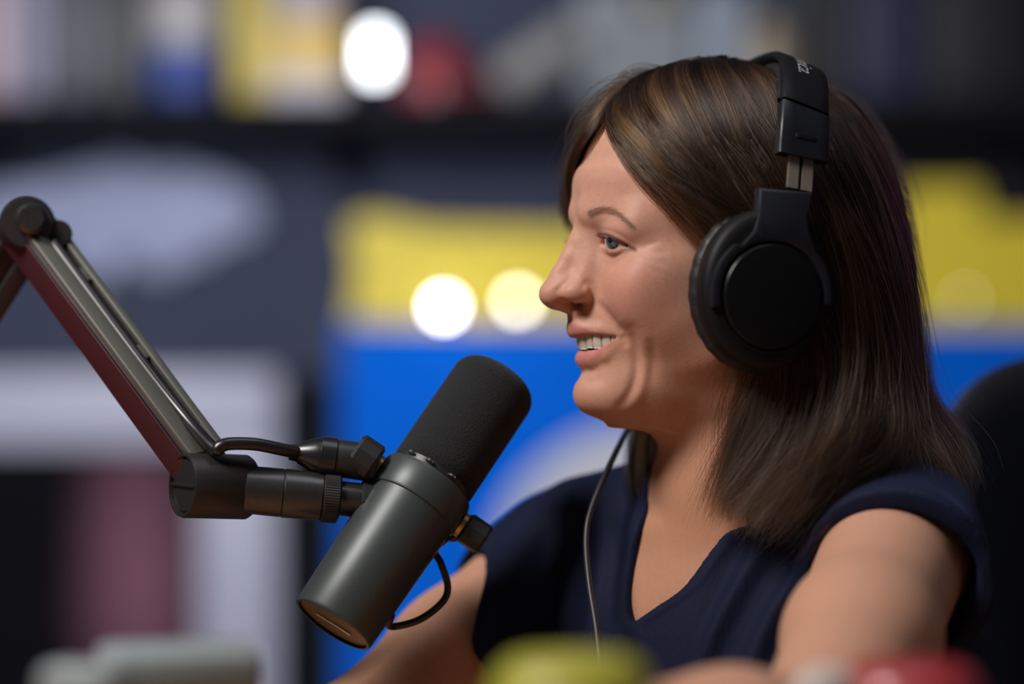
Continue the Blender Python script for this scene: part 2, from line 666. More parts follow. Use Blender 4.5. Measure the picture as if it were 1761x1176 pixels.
def L2(pxx, pyy, y):
    """photo pixel + lateral distance y (mm) -> head-local (x, z)"""
    x = -90.0
    for _ in range(6):
        d = DIST + (x * SP + y * CP) / 1000.0
        X = (pxx - W_PX / 2) / FPX * d * 1000 - HEAD[0]
        x = (X + y * SP) / CP
    z = -(pyy - H_PX / 2) / FPX * d * 1000 - HEAD[2]
    return x, z


BODY = build_body()
bV, bQ = BODY.surface(relax=3)
# ---- fine relief of the face: folds and creases, the same on both sides
bN = vert_normals(bV, bQ)
fy = -np.abs(bV[:, 1])
face_m = (bV[:, 2] > -125) & (bV[:, 2] < 70) & (bV[:, 0] < -10)


def project(P):
    """head-local points -> photo pixels (used only to lay out where folds run)"""
    Wd = to_world(P)
    d = Wd[:, 1] + DIST
    return np.stack([W_PX / 2 + Wd[:, 0] / d * FPX, H_PX / 2 - Wd[:, 2] / d * FPX], 1)


def facing():
    M = bN * np.where(bV[:, 1] > 0, -1, 1)[:, None] * [0, 1, 0] + bN * [1, 0, 1]
    return M[:, 0] * SP + M[:, 1] * CP < 0.15


PXY = project(np.stack([bV[:, 0], fy, bV[:, 2]], 1))
FACING = facing()


def near_line(pts, reach):
    A = catmull(np.array(pts, float)[:, :2], 28)
    lo, hi = A.min(0) - reach, A.max(0) + reach
    i = np.nonzero(face_m & FACING & ((PXY > lo) & (PXY < hi)).all(1))[0]
    d, t = seg_dist(PXY[i], A)
    return i, d * 0.372, t


def stroke(pts, depth, width, taper=True, ends=0.25):
    """pts: where the fold runs on the near side of the face; negative depth sinks, positive raises"""
    i, d, t = near_line(pts, 40)
    a = np.exp(-(d / width) ** 2) * np.clip((np.abs(bV[i, 1]) - 1) / 3, 0, 1)
    if taper:
        a = a * np.clip(np.minimum(t, 1 - t) / ends, 0, 1) ** 0.7
    bV[i] += bN[i] * (depth * a)[:, None]


# nasolabial fold, smile creases beside the mouth
stroke([(1019, 512, -17), (1040, 535, -26), (1062, 562, -34), (1076, 588, -38)], -1.7, 3.0)
stroke([(1030, 508, -22), (1056, 538, -32), (1080, 566, -39)], 1.2, 5.5)
stroke([(1081, 572, -40), (1091, 605, -42), (1094, 640, -42), (1084, 676, -38), (1060, 706, -32)], -2.5, 3.4, ends=0.4)
stroke([(1100, 566, -46), (1108, 600, -46), (1108, 640, -45), (1096, 682, -40), (1070, 716, -33)], 1.3, 4.2, ends=0.4)
stroke([(1117, 580, -50), (1123, 620, -49), (1116, 665, -45)], -0.7, 3.5)
stroke([(1066, 578, -33), (1073, 586, -35), (1077, 598, -36)], -1.0, 2.2)
# lower lid bag, lid crease, crow's feet
stroke([(1033, 432, -20), (1049, 442, -29), (1066, 437, -38), (1078, 430, -43)], -0.9, 1.5)
stroke([(1036, 428, -20), (1052, 433, -29), (1070, 431, -39)], 0.7, 1.8)
stroke([(1030, 397, -18), (1046, 397, -26), (1068, 406, -36), (1090, 424, -45)], -0.8, 1.3)
for a in ([(1097, 427, -47), (1118, 420, -53), (1136, 414, -57)], [(1097, 430, -47), (1125, 433, -54), (1150, 434, -59)],
          [(1096, 436, -47), (1122, 446, -54), (1150, 458, -59)], [(1092, 444, -46), (1112, 458, -52), (1140, 474, -58)],
          ):
    stroke(a, -0.45, 1.6)
# forehead lines, nose side crease, chin crease
stroke([(1012, 300, -20), (1040, 293, -34), (1070, 300, -46)], -0.3, 1.6)
stroke([(1004, 326, -14), (1036, 322, -32), (1066, 326, -46)], -0.3, 1.6)
stroke([(1000, 500, -10), (1008, 486, -14), (1018, 497, -17), (1018, 516, -17)], -1.3, 2.0)
stroke([(952, 505, -6), (962, 496, -9), (972, 487, -10), (984, 478, -10)], -0.9, 2.2)
stroke([(1000, 652, -10), (1020, 656, -18), (1038, 648, -24)], -0.8, 2.6)
for _ in range(1):
    bV = relax_verts(bV, bQ, 0.25)
bN = vert_normals(bV, bQ)


# ---- skin colour (lips, flush, brows, freckles; neck and chest carry painted warm bounce)
def smooth01(x):
    x = np.clip(x, 0, 1)
    return x * x * (3 - 2 * x)


def blob(c, r):
    q = ((bV[:, 0] - c[0]) / r[0]) ** 2 + ((np.abs(bV[:, 1]) - c[1]) / r[1]) ** 2 + ((bV[:, 2] - c[2]) / r[2]) ** 2
    return np.exp(-q)


col = np.tile(np.array([0.56, 0.30, 0.212]), (len(bV), 1))


def blend(m, c):
    global col
    m = np.clip(m, 0, 1)[:, None]
    col = col * (1 - m) + np.array(c) * m


blend(0.8 * blob((-78, 43, -24), (22, 22, 20)), (0.56, 0.235, 0.18))
blend(0.6 * blob((-120, 0, -25), (12, 14, 12)), (0.56, 0.235, 0.18))
blend(0.45 * blob((-87, 0, -95), (14, 18, 12)), (0.55, 0.27, 0.20))
blend(0.4 * blob((-90, 30, 8), (16, 20, 10)), (0.52, 0.27, 0.21))
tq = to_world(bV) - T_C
blend(0.8 * smooth01((-112 - bV[:, 2]) / 30) * smooth01((95 - np.abs(tq @ T_S) * 1000) / 30), (0.48, 0.24, 0.14))  # warm bounce light tinted into the neck and chest skin
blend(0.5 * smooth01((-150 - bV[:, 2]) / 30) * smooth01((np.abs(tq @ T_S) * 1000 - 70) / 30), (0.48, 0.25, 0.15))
# lips
ay = np.abs(bV[:, 1])
zu_edge = cub(ay, [0, 4, 9, 18, 26, 31], [-46.0, -44.6, -45.2, -48.4, -52.2, -55.0])
zl_edge = cub(ay, [0, 9, 18, 26, 31], [-73.5, -73.0, -68.8, -61.5, -56.8])
lipm = smooth01((zu_edge - bV[:, 2]) / 1.6) * smooth01((bV[:, 2] - zl_edge) / 1.8) * smooth01((32 - ay) / 2) * (bV[:, 0] < -76)
blend(lipm * 0.9, (0.50, 0.185, 0.165))
inner = (bV[:, 2] < -53.0) & (bV[:, 2] > -63) & (ay < 33) & (bV[:, 0] > -93 + ay * ay * 0.012) & (bV[:, 0] < -60)
blend(inner * 0.8, (0.22, 0.05, 0.05))
# lash line and brow
P3 = np.stack([bV[:, 0], -ay, bV[:, 2]], 1)
PXY = project(P3)
FACING = facing()


def paint(pts, c, w, amt):
    i, d, t = near_line(pts, 30)
    m = np.zeros(len(bV))
    m[i] = np.exp(-(d / w) ** 2) * amt
    blend(m, c)


paint([(1030, 403, -19), (1042, 403, -25), (1060, 411, -33), (1080, 422, -41), (1092, 429, -46)], (0.06, 0.035, 0.03), 1.25, 0.95)
paint([(1036, 427, -20), (1050, 430, -27), (1070, 428, -37), (1094, 431, -46)], (0.30, 0.15, 0.12), 0.9, 0.6)
paint([(1016, 366, -9), (1036, 361, -20), (1056, 366, -31), (1072, 378, -38), (1086, 391, -44)], (0.25, 0.13, 0.085), 2.1, 0.62)

H3 = to_world(bV)
n1 = np.sin(bV[:, 0] * 0.9 + 3 * np.sin(bV[:, 2] * 0.31)) * np.sin(bV[:, 2] * 0.83 + 2 * np.sin(bV[:, 1] * 0.37))
col *= (1 + 0.03 * n1)[:, None]

skin, nt, b = new_mat('skin')
vc = node(nt, 'ShaderNodeVertexColor', layer_name='skin')
tc = node(nt, 'ShaderNodeTexCoord')
nz = node(nt, 'ShaderNodeTexNoise', i_Scale=140.0, i_Detail=5.0)
nt.links.new(tc.outputs['Object'], nz.inputs['Vector'])
fr = node(nt, 'ShaderNodeTexNoise', i_Scale=420.0, i_Detail=2.0)
nt.links.new(tc.outputs['Object'], fr.inputs['Vector'])
rp = node(nt, 'ShaderNodeValToRGB')
rp.color_ramp.elements[0].position = 0.62
rp.color_ramp.elements[0].color = (1, 1, 1, 1)
rp.color_ramp.elements[1].position = 0.72
rp.color_ramp.elements[1].color = (0.72, 0.60, 0.52, 1)
nt.links.new(fr.outputs['Fac'], rp.inputs['Fac'])
m1 = node(nt, 'ShaderNodeMix', data_type='RGBA', blend_type='MULTIPLY')
m1.inputs['Factor'].default_value = 0.3
nt.links.new(vc.outputs['Color'], m1.inputs['A'])
nt.links.new(rp.outputs['Color'], m1.inputs['B'])
m2 = node(nt, 'ShaderNodeMix', data_type='RGBA', blend_type='OVERLAY')
m2.inputs['Factor'].default_value = 0.22
nt.links.new(m1.outputs['Result'], m2.inputs['A'])
nt.links.new(nz.outputs['Color'], m2.inputs['B'])
sat = node(nt, 'ShaderNodeHueSaturation', i_Saturation=1.0)
nt.links.new(m1.outputs['Result'], sat.inputs['Color'])
nt.links.new(sat.outputs['Color'], b.inputs['Base Color'])
b.inputs['Roughness'].default_value = 0.52
b.inputs['Specular IOR Level'].default_value = 0.32
b.inputs['Subsurface Weight'].default_value = 0.22
b.inputs['Subsurface Radius'].default_value = (1.0, 0.35, 0.2)
b.inputs['Subsurface Scale'].default_value = 0.006
bp = node(nt, 'ShaderNodeBump', i_Strength=0.22, i_Distance=0.0006)
pn = node(nt, 'ShaderNodeTexNoise', i_Scale=900.0, i_Detail=3.0)
nt.links.new(tc.outputs['Object'], pn.inputs['Vector'])
nt.links.new(pn.outputs['Fac'], bp.inputs['Height'])
nt.links.new(bp.outputs['Normal'], b.inputs['Normal'])

PERSON = empty('person', tuple(to_world(tor(0, 0, -330))), 'smiling woman in headphones and navy cap-sleeve blouse, seated in profile at the microphone', 'person')
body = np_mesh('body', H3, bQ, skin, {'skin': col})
adopt(body, PERSON)

# ---- eyes
iris_m, nt, b = new_mat('eye')
vc = node(nt, 'ShaderNodeVertexColor', layer_name='eye')
nt.links.new(vc.outputs['Color'], b.inputs['Base Color'])
b.inputs['Roughness'].default_value = 0.08
b.inputs['Specular IOR Level'].default_value = 0.6
b.inputs['Coat Weight'].default_value = 0.6
b.inputs['Coat Roughness'].default_value = 0.03
for sgn in (1, -1):
    n_u, n_v = 64, 48
    az = math.radians(30) * (1 if sgn == 1 else -0.2)
    g = np.array([-math.cos(az), -math.sin(az) if sgn == 1 else math.sin(az), 0.02])
    g /= np.linalg.norm(g)
    u = np.cross(g, [0, 0, 1.0])
    u /= np.linalg.norm(u)
    v = np.cross(u, g)
    V, C = [], []
    for i in range(n_v + 1):
        th = math.pi * (i / n_v) ** 1.5
        for k in range(n_u):
            ph = 2 * math.pi * k / n_u
            r = EYE_R + 1.1 * max(0, 1 - (th / 0.5) ** 2)
            V.append(g * math.cos(th) * r + (u * math.cos(ph) + v * math.sin(ph)) * math.sin(th) * r)
            rr = EYE_R * math.sin(th) if th < 1.5 else 20
            if rr < 2.1:
                c = (0.005, 0.005, 0.006)
            elif rr < 5.8:
                s = 0.75 + 0.35 * math.sin(ph * 19 + 2 * math.sin(ph * 7))
                c = np.array((0.085, 0.125, 0.165)) * s * (0.45 if rr > 5.1 else 1)
            else:
                c = (0.55, 0.50, 0.47)
            C.append(c)
    V = np.array(V) + EYE * [1, sgn, 1]
    Q = np.array([(i * n_u + k, i * n_u + (k + 1) % n_u, (i + 1) * n_u + (k + 1) % n_u, (i + 1) * n_u + k) for i in range(n_v) for k in range(n_u)])
    e = np_mesh('eyeball', to_world(V), Q[:, ::-1], iris_m, {'eye': np.array(C)})
    e['label'] = 'grey-blue eye'
    adopt(e, PERSON)

# ---- teeth, each on the dental arch
tooth_m = simple('tooth_enamel', (0.62, 0.57, 0.48), 0.16, coat=0.5, spec=0.6)
gum_m = simple('gum', (0.30, 0.09, 0.08), 0.35)
TEETH = [(8.4, 9.8), (6.6, 8.9), (7.4, 9.2), (6.8, 8.6), (6.6, 8.2), (6.6, 7.6)]


def arch(y, x0, k):
    return x0 + k * y * y


def tooth_row(x0, k, ztop, direction, table, tilt):
    for sgn in (1, -1):
        y = 0.15
        for wd, ht in table:
            yc = y + wd * 0.46 / math.hypot(1, 2 * k * y)
            y = yc + wd * 0.46 / math.hypot(1, 2 * k * yc)
            xm = arch(yc, x0, k)
            ty = np.array([2 * k * yc, 1.0, 0])
            ty /= np.linalg.norm(ty)
            nx = np.array([-ty[1], ty[0], 0])
            V, Fq = [], []
            nu, nvv = 8, 8
            for i in range(nvv + 1):
                f = i / nvv
                zz = ztop + direction * ht * f
                hw = wd / 2 * (0.86 + 0.13 * math.sin(min(1, f * 1.2) * math.pi / 2)) * (1 - 0.16 * max(0, (f - 0.82) / 0.18) ** 2)
                for j in range(nu * 2):
                    an = 2 * math.pi * j / (nu * 2)
                    cx, cy = math.cos(an), math.sin(an)
                    cx = math.copysign(abs(cx) ** 0.55, cx)
                    cy = math.copysign(abs(cy) ** 0.55, cy)
                    th = 2.6 * (1 - 0.45 * f)
                    bulge = 0.7 * math.sin(math.pi * (0.15 + 0.7 * f))
                    p = np.array([xm, yc, zz]) + ty * cx * hw + nx * (cy * th + (bulge if cy > 0 else 0)) + nx * tilt * f
                    p[1] *= -sgn
                    V.append(p)
            m = nu * 2
            for i in range(nvv):
                for j in range(m):
                    q = (i * m + j, i * m + (j + 1) % m, (i + 1) * m + (j + 1) % m, (i + 1) * m + j)
                    Fq.append(q if sgn == -1 else q[::-1])
            Fq.append(tuple(range(nvv * m, nvv * m + m)))
            o = mesh_obj('tooth', to_world(np.array(V)), Fq, tooth_m)
            adopt(o, PERSON)


tooth_row(-97.2, 0.022, -52.0, -1, TEETH, -0.4)
tooth_row(-92.5, 0.024, -71.0, 1, [(5.4, 8.4), (5.9, 8.4), (6.8, 8.8), (6.6, 8.0)], 0.0)
# ------------------------------------------------------------------ blouse
def halfspace(p, n):
    p, n = np.asarray(p, float), np.asarray(n, float)
    n = n / np.linalg.norm(n)
    return lambda X, Y, Z: (X - p[0]) * n[0] + (Y - p[1]) * n[1] + (Z - p[2]) * n[2]


def tor_coords(P):
    q = to_world(P) - T_C
    return np.stack([q @ T_S, q @ T_F, q[:, 2]], 1) * 1000


def tor_coords_grid(X, Y, Z):
    Xw = (X * CP - Y * SP + HEAD[0]) / 1000 - T_C[0]
    Yw = (X * SP + Y * CP + HEAD[1]) / 1000 - T_C[1]
    Zw = (Z + HEAD[2]) / 1000 - T_C[2]
    return (Xw * T_S[0] + Yw * T_S[1]) * 1000, (Xw * T_F[0] + Yw * T_F[1]) * 1000, Zw * 1000


AX_N = (EL_N - SH_N) / np.linalg.norm(EL_N - SH_N)
AX_F = (EL_F - SH_F) / np.linalg.norm(EL_F - SH_F)
VZ = [-62, -50, -37, -15, 5, 22, 50, 90]
VL = [-16, -22, -25, -27, -25, -30, -52, -70]
VR = [-14, 4, 21, 34, 46, 60, 80, 95]


def vneck(X, Y, Z):
    s, f, z = tor_coords_grid(X, Y, Z)
    zz = z[0, 0, :]
    sl = cub(zz, VZ, VL)[None, None, :]
    sr = cub(zz, VZ, VR)[None, None, :]
    return np.maximum(np.maximum(sl - s, s - sr) * 0.85, np.maximum(-62 - z, -f))


def build_blouse():
    F = Field(np.arange(-265, 225, 2.0), np.arange(-255, 215, 2.0), np.arange(-400, -120, 2.0))
    o = 6.0
    F.cap(tor(-112, -8, -44), tor(118, -8, -32), 48 + o, 48 + o, 24)
    F.cap(tor(12, 47, -6), tor(120, 22, 6), 9 + o, 10 + o, 14)
    F.cap(tor(-12, 47, -6), tor(-120, 22, 6), 9 + o, 10 + o, 14)
    F.cap(tor(0, -25, 14), SH_N + [0, 0, 12], 48 + o, 34 + o, 26)
    F.cap(tor(0, -25, 14), SH_F + [0, 0, 12], 48 + o, 34 + o, 26)
    F.ell(tor(0, -18, -150), (158 + o, 98 + o, 175 + o), 30, rot=T_R)
    F.ell(tor(0, 18, -95), (120 + o, 62 + o, 95 + o), 26, rot=T_R)
    F.ell(tor(66, 55, -165), (66 + o, 58 + o, 66 + o), 26, rot=T_R)
    F.ell(tor(-66, 55, -165), (66 + o, 58 + o, 66 + o), 26, rot=T_R)
    # cap sleeves: flared over the upper arms, open below
    F.cap(SH_N + tor(0, 0, -2) - tor(0, 0, 0), SH_N + AX_N * 95 + tor(12, -6, 0) - tor(0, 0, 0), 55, 62, 16)
    F.cap(SH_F, SH_F + AX_F * 105, 54, 57, 16)
    F.ell(tor(-66, 8, 8), (42, 36, 24), 18, rot=T_R)
    # hems
    for S, A, L in ((SH_N, AX_N, 50), (SH_F, AX_F, 66)):
        c = S + A * L
        rad = 76.0
        if S is SH_N:
            c = c + tor(12, -3, 0) - tor(0, 0, 0)
        else:
            c = to_local(px(806, 1030, 0.06))
            A = _Z @ np.array([-0.91, -0.25, 0.33])
            A = A / np.linalg.norm(A)
            rad = 130.0
        hs = halfspace(c, A)

        def hem(X, Y, Z, c=c, A=A, hs=hs, rad=rad, near=S is SH_N):
            d = hs(X, Y, Z)
            if near:                      # leave the front of the bodice alone
                d = np.minimum(d, tor_coords_grid(X, Y, Z)[0] - 88)
            x, y, z = X - c[0], Y - c[1], Z - c[2]
            t = x * A[0] + y * A[1] + z * A[2]
            r = np.sqrt(np.maximum((x - t * A[0]) ** 2 + (y - t * A[1]) ** 2 + (z - t * A[2]) ** 2, 0))
            return np.maximum(-d, r - rad)
        F.op(hem, c - 150, c + 150, 2.0, 's')
    # the armholes: room between sleeve and arm
    F.cap(SH_N + AX_N * 26 + tor(2, -3, -5) - tor(0, 0, 0), SH_N + AX_N * 130 + tor(13, -7, -3) - tor(0, 0, 0), 48, 54, 2.0, 's')
    F.cap(SH_F + AX_F * 44, SH_F + AX_F * 150, 49, 53, 2.0, 's')
    # neck opening
    F.op(vneck, tor(0, 60, -20) - 130, tor(0, 60, 20) + 130, 1.6, 's')
    F.cap((2, 0, -50), (14, 0, -150), 60, 61, 4, 's')
    F.op(halfspace((0, 0, -372), (0, 0, -1)), (-300, -300, -400), (300, 300, -372), 1.0, 's')
    return F


cF = build_blouse()
cV, cQ = cF.surface(relax=2)
cN = vert_normals(cV, cQ)
tc_ = tor_coords(cV)
S_, F_, Zt = tc_[:, 0], tc_[:, 1], tc_[:, 2]


def ridge(ph, sharp=2.0):
    w = 0.5 + 0.5 * np.cos(ph)
    return w ** sharp


front = smooth01((F_ + 10) / 45)
low = smooth01((30 - Zt) / 60)
# soft vertical gathers falling from the shoulder yokes
disp = np.zeros(len(cV))
wob = 0.9 * np.sin(Zt * 0.028 + S_ * 0.02) + 0.5 * np.sin(Zt * 0.051 - S_ * 0.013)
far = smooth01((-22 - S_) / 16)
near_ = smooth01((S_ - 30) / 22)
disp += far * front * low * (6.0 * ridge(2 * np.pi * (S_ + 0.22 * Zt) / 33 + wob, 1.6) - 2.8)
disp += near_ * front * low * (6.4 * ridge(2 * np.pi * (S_ - 0.42 * Zt) / 36 + wob * 1.2, 1.6) - 3.0)
disp += (1 - front) * (1.4 * np.sin(S_ * 0.06 + Zt * 0.09) + 1.2 * np.sin(Zt * 0.11 - S_ * 0.045 + 1.0))
disp *= 1 - 0.75 * smooth01((np.abs(S_) - 120) / 25)
# sleeve creases radiating from the armhole
disp += smooth01((np.abs(S_) - 105) / 25) * 1.1 * np.sin(S_ * 0.05 + F_ * 0.10 + Zt * 0.05)
# stitched facing along the V edge
zv = np.clip(Zt, -62, 60)
edge = np.minimum(np.abs(S_ - cub(zv, VZ, VL)), np.abs(S_ - cub(zv, VZ, VR)))
nearv = (F_ > 20) & (Zt > -75)
disp *= np.where(nearv, smooth01((edge - 3) / 16), 1)
disp += np.where(nearv, 1.0 * smooth01((11 - edge) / 2.0), 0)
cV = cV + cN * disp[:, None]
cV = relax_verts(cV, cQ, 0.4)
fab, nt, b = new_mat('navy_crepe')
b.inputs['Base Color'].default_value = (0.0050, 0.0085, 0.030, 1)
b.inputs['Roughness'].default_value = 0.75
b.inputs['Specular IOR Level'].default_value = 0.18
b.inputs['Sheen Weight'].default_value = 0.05
b.inputs['Sheen Roughness'].default_value = 0.5
b.inputs['Sheen Tint'].default_value = (0.25, 0.33, 0.7, 1)
tcn = node(nt, 'ShaderNodeTexCoord')
wv = node(nt, 'ShaderNodeTexNoise', i_Scale=420.0, i_Detail=3.0)
mp = node(nt, 'ShaderNodeMapping')
mp.inputs['Scale'].default_value = (1, 1, 0.35)
nt.links.new(tcn.outputs['Object'], mp.inputs['Vector'])
nt.links.new(mp.outputs['Vector'], wv.inputs['Vector'])
bp = node(nt, 'ShaderNodeBump', i_Strength=0.5, i_Distance=0.0008)
nt.links.new(wv.outputs['Fac'], bp.inputs['Height'])
nt.links.new(bp.outputs['Normal'], b.inputs['Normal'])
blouse = np_mesh('blouse', to_world(cV), cQ, fab)
blouse['label'] = 'navy V-neck blouse with cap sleeves'
adopt(blouse, PERSON)
# ------------------------------------------------------------------ hair: guide locks, a solid under-mass and many strands
def guide(pts, n=26):
    A = np.array([[*L2(a, b_, c), c] for a, b_, c in pts])[:, [0, 2, 1]]
    return catmull(A, n)


NEAR = [guide(g) for g in (
    [(1095, 140, 15), (1056, 195, -15), (1068, 248, -40), (1116, 306, -60), (1180, 365, -72), (1250, 430, -78), (1300, 520, -80), (1318, 620, -79), (1290, 700, -74), (1262, 790, -70), (1240, 885, -68)],
    [(1140, 122, 10), (1105, 160, -20), (1130, 230, -52), (1185, 305, -70), (1250, 390, -79), (1300, 470, -82), (1325, 560, -83), (1328, 650, -82), (1300, 750, -79), (1265, 850, -77), (1250, 905, -76)],
    [(1185, 105, 8), (1165, 140, -25), (1195, 210, -56), (1250, 300, -74), (1310, 400, -83), (1350, 500, -86), (1375, 600, -87), (1370, 690, -86), (1345, 780, -88), (1310, 860, -90), (1280, 905, -90)],
    [(1230, 100, 5), (1235, 135, -28), (1270, 220, -60), (1320, 320, -78), (1375, 430, -87), (1410, 540, -90), (1425, 640, -92), (1415, 730, -95), (1390, 810, -101), (1350, 870, -104), (1310, 895, -104)],
    [(1275, 106, 3), (1300, 150, -35), (1345, 240, -66), (1395, 340, -82), (1440, 450, -89), (1465, 560, -92), (1475, 660, -95), (1465, 745, -102), (1440, 800, -110), (1400, 835, -114), (1360, 862, -114)],
    [(1320, 116, 3), (1360, 165, -35), (1415, 260, -66), (1460, 370, -80), (1495, 480, -84), (1515, 590, -86), (1525, 680, -92), (1530, 740, -102), (1515, 775, -112), (1480, 795, -120), (1440, 815, -122)],
    [(1360, 126, 0), (1410, 175, -30), (1465, 270, -55), (1505, 380, -66), (1530, 490, -70), (1545, 600, -72), (1555, 690, -78), (1575, 745, -90), (1610, 788, -102), (1635, 830, -110)],
    [(1395, 136, 0), (1450, 188, -20), (1500, 280, -35), (1535, 390, -42), (1552, 500, -46), (1560, 610, -48), (1572, 690, -54), (1605, 745, -66), (1642, 795, -80), (1656, 846, -90)],
    [(1410, 138, 8), (1470, 182, 8), (1523, 270, 8), (1552, 360, 8), (1563, 470, 8), (1570, 580, 8), (1578, 665, 2), (1612, 722, -12), (1650, 782, -32), (1664, 845, -46)],
)]
MIR = np.array([1, -1, 1])
FAR = [g * MIR for g in NEAR[1:8]][::-1]
for g in FAR:                        # the far side's roots also start at the parting
    g[0] = g[0] * [1, 1, 1]
BANG = [guide(g) for g in (
    [(1088, 165, 0), (1056, 212, -9), (1040, 246, -8), (1018, 280, 4), (997, 312, 16), (985, 348, 30)],
    [(1100, 150, 5), (1055, 185, 4), (1022, 228, 12), (1000, 276, 22), (987, 322, 34), (980, 362, 46)],
    [(1108, 138, 10), (1060, 165, 16), (1020, 205, 26), (996, 262, 36), (982, 320, 47), (977, 366, 57)],
    [(1118, 128, 14), (1075, 150, 24), (1034, 184, 35), (1003, 232, 46), (984, 288, 56), (977, 345, 64), (982, 405, 72)],
    [(1140, 118, 14), (1100, 135, 32), (1060, 165, 48), (1030, 215, 62), (1015, 280, 72), (1020, 350, 80), (1050, 430, 86)],
)]

LOCK = [guide(g) for g in (
    [(1175, 560, 72), (1150, 640, 70), (1118, 700, 66), (1094, 760, 58), (1080, 820, 44), (1088, 884, 28)],
    [(1190, 560, 74), (1166, 640, 74), (1136, 700, 71), (1108, 760, 62), (1096, 830, 46), (1106, 894, 28)],
    [(1205, 560, 74), (1182, 640, 75), (1154, 700, 73), (1126, 760, 64), (1116, 830, 46), (1130, 886, 26)],
)]

# --- the under-mass
hF = Field(np.arange(-112, 190, 2.5), np.arange(-145, 150, 2.5), np.arange(-195, 150, 2.5))


def scalp(X, Y, Z):
    k0 = np.sqrt(((X + 6) / 92) ** 2 + (Y / 73.5) ** 2 + ((Z - 42) / 81) ** 2)
    d = (k0 - 1) * 80
    return np.maximum(d, -(X * 0.816 + Z * 0.578 + 15))


hF.op(scalp, (-100, -80, -40), (95, 80, 128), 6)
hub = np.array([30.0, 0, 20.0])
for gs in (NEAR[2:], FAR):
    for g in gs:
        m = len(g)
        t = np.linspace(0, 1, m)
        axis = np.stack([np.full(m, 28.0), g[:, 1] * 0.25, np.minimum(g[:, 2], 60.0)], 1)
        d = axis - g
        d /= np.linalg.norm(d, axis=1)[:, None] + 1e-9
        c = g + d * 24
        r = np.interp(t, [0, .12, .7, .88, 1], [4, 12, 13, 8, 3])
        st = 3
        ii = list(range(0, m, st))
        if ii[-1] != m - 1:
            ii.append(m - 1)
        hF.chain([c[i] for i in ii], [r[i] for i in ii], 14, pad=8)
hF.cap((40, 0, 20), (38, 0, -70), 66, 62, 20)
hV, hQ = hF.surface(relax=4)
under_m = simple('hair_underlayer', (0.020, 0.011, 0.007), 0.7, spec=0.2)
hair_mass = np_mesh('hair', to_world(hV), hQ, under_m)
hair_mass['label'] = 'brown shoulder-length hair with side-swept bangs'
adopt(hair_mass, PERSON)

# --- strands
NP = 22


def resample(g, n=NP):
    d = np.r_[0, np.cumsum(np.linalg.norm(np.diff(g, axis=0), axis=1))]
    t = np.linspace(0, d[-1], n)
    return np.stack([np.interp(t, d, g[:, i]) for i in range(3)], 1)


def nc_of(count):
    return max(6, count // 70)


TONES = []
LIFT = []


def sheet(guides, count, thick, jit, rootspread=3.0, seed=1, lo=0.55, flare=1.0, wild=0.03, tipvar=0.2):
    r = np.random.default_rng(seed)
    G = np.stack([resample(g) for g in guides])          # k, NP, 3
    k = len(G)
    out = []
    ctone = r.random(nc_of(count))
    t = np.linspace(0, 1, NP)
    # clumps
    nc = nc_of(count)
    cu = np.sort(r.uniform(0, k - 1, nc))
    cphase = r.uniform(0, 6.28, (nc, 4))
    camp = r.normal(0, 1, (nc, 3))
    cdep = r.uniform(0, 1, nc)
    for c in range(count):
        j = r.integers(nc)
        u = np.clip(cu[j] + r.normal(0, 0.075), 0, k - 1)
        i = min(int(u), k - 2)
        f = u - i
        f = f * f * (3 - 2 * f) * 0.3 + f * 0.7
        p = G[i] * (1 - f) + G[i + 1] * f
        # outward direction
        ax = np.stack([np.full(NP, 15.0), p[:, 1] * 0.3, np.minimum(p[:, 2], 70) - 10], 1)
        n = p - ax
        n /= np.linalg.norm(n, axis=1)[:, None] + 1e-9
        dep = -thick * (0.6 * cdep[j] + 0.4 * r.random()) + 4.0
        w = np.sin(t * (2.2 + camp[j, 0]) * 2 + cphase[j, 0]) * 3.4 * jit * t
        w2 = np.sin(t * (5 + 2 * camp[j, 1]) + cphase[j, 1] + r.normal(0, .25)) * 1.6 * jit * t
        off = n * (dep * (0.35 + 0.65 * np.minimum(1, t * 4)) + w)[:, None]
        tang = np.gradient(p, axis=0)
        tang /= np.linalg.norm(tang, axis=1)[:, None] + 1e-9
        side = np.cross(tang, n)
        rs = r.normal(0, 1, 3)
        off += side * (w2 + rs[0] * 1.3 * jit + camp[j, 2] * 4.5 * jit * t ** 1.5 + (2.5 + 4.0 * t ** 2) * jit * t * np.sin(t * (7 + 2 * camp[j, 0]) + cphase[j, 2]))[:, None]
        off += side * (camp[j, 0] * 3.6 * jit * np.minimum(1, 3 * t) * np.sin(t * 7.5 + cphase[j, 3]))[:, None]
        off += np.outer(t ** 1.5, r.normal(0, 1, 3)) * 2.6 * jit * flare
        if r.random() < wild:
            off += np.outer(t ** 2, r.normal(0, 1, 3)) * 9 + n * (np.sin(t * 3.1) * r.uniform(1, 7))[:, None]
        q = p + off
        L = 1 - tipvar * r.random() ** 1.5
        if L < 1:
            tt = t * L
            q = np.stack([np.interp(tt, t, q[:, a]) for a in range(3)], 1)
        out.append(q)
        TONES.append(0.72 * ctone[j] + 0.28 * r.random())
        LIFT.append(cdep[j] * 0.7 + 0.3 * r.random())
    return np.array(out)


S_all = [
    sheet(NEAR, 17000, 12, 1.35, seed=3, wild=0.06, tipvar=0.3),
    sheet(NEAR, 4500, 5, 2.2, seed=4, tipvar=0.6, wild=0.15),
    sheet([NEAR[8]] + FAR, 5500, 12, 1.2, seed=5),
    sheet(BANG, 4200, 9, 0.7, seed=6, tipvar=0.25),
    sheet(LOCK, 1100, 10, 1.0, seed=12, tipvar=0.35),
    sheet([BANG[4]] + [g for g in FAR[::-1][:2]], 900, 9, 0.8, seed=8),
]
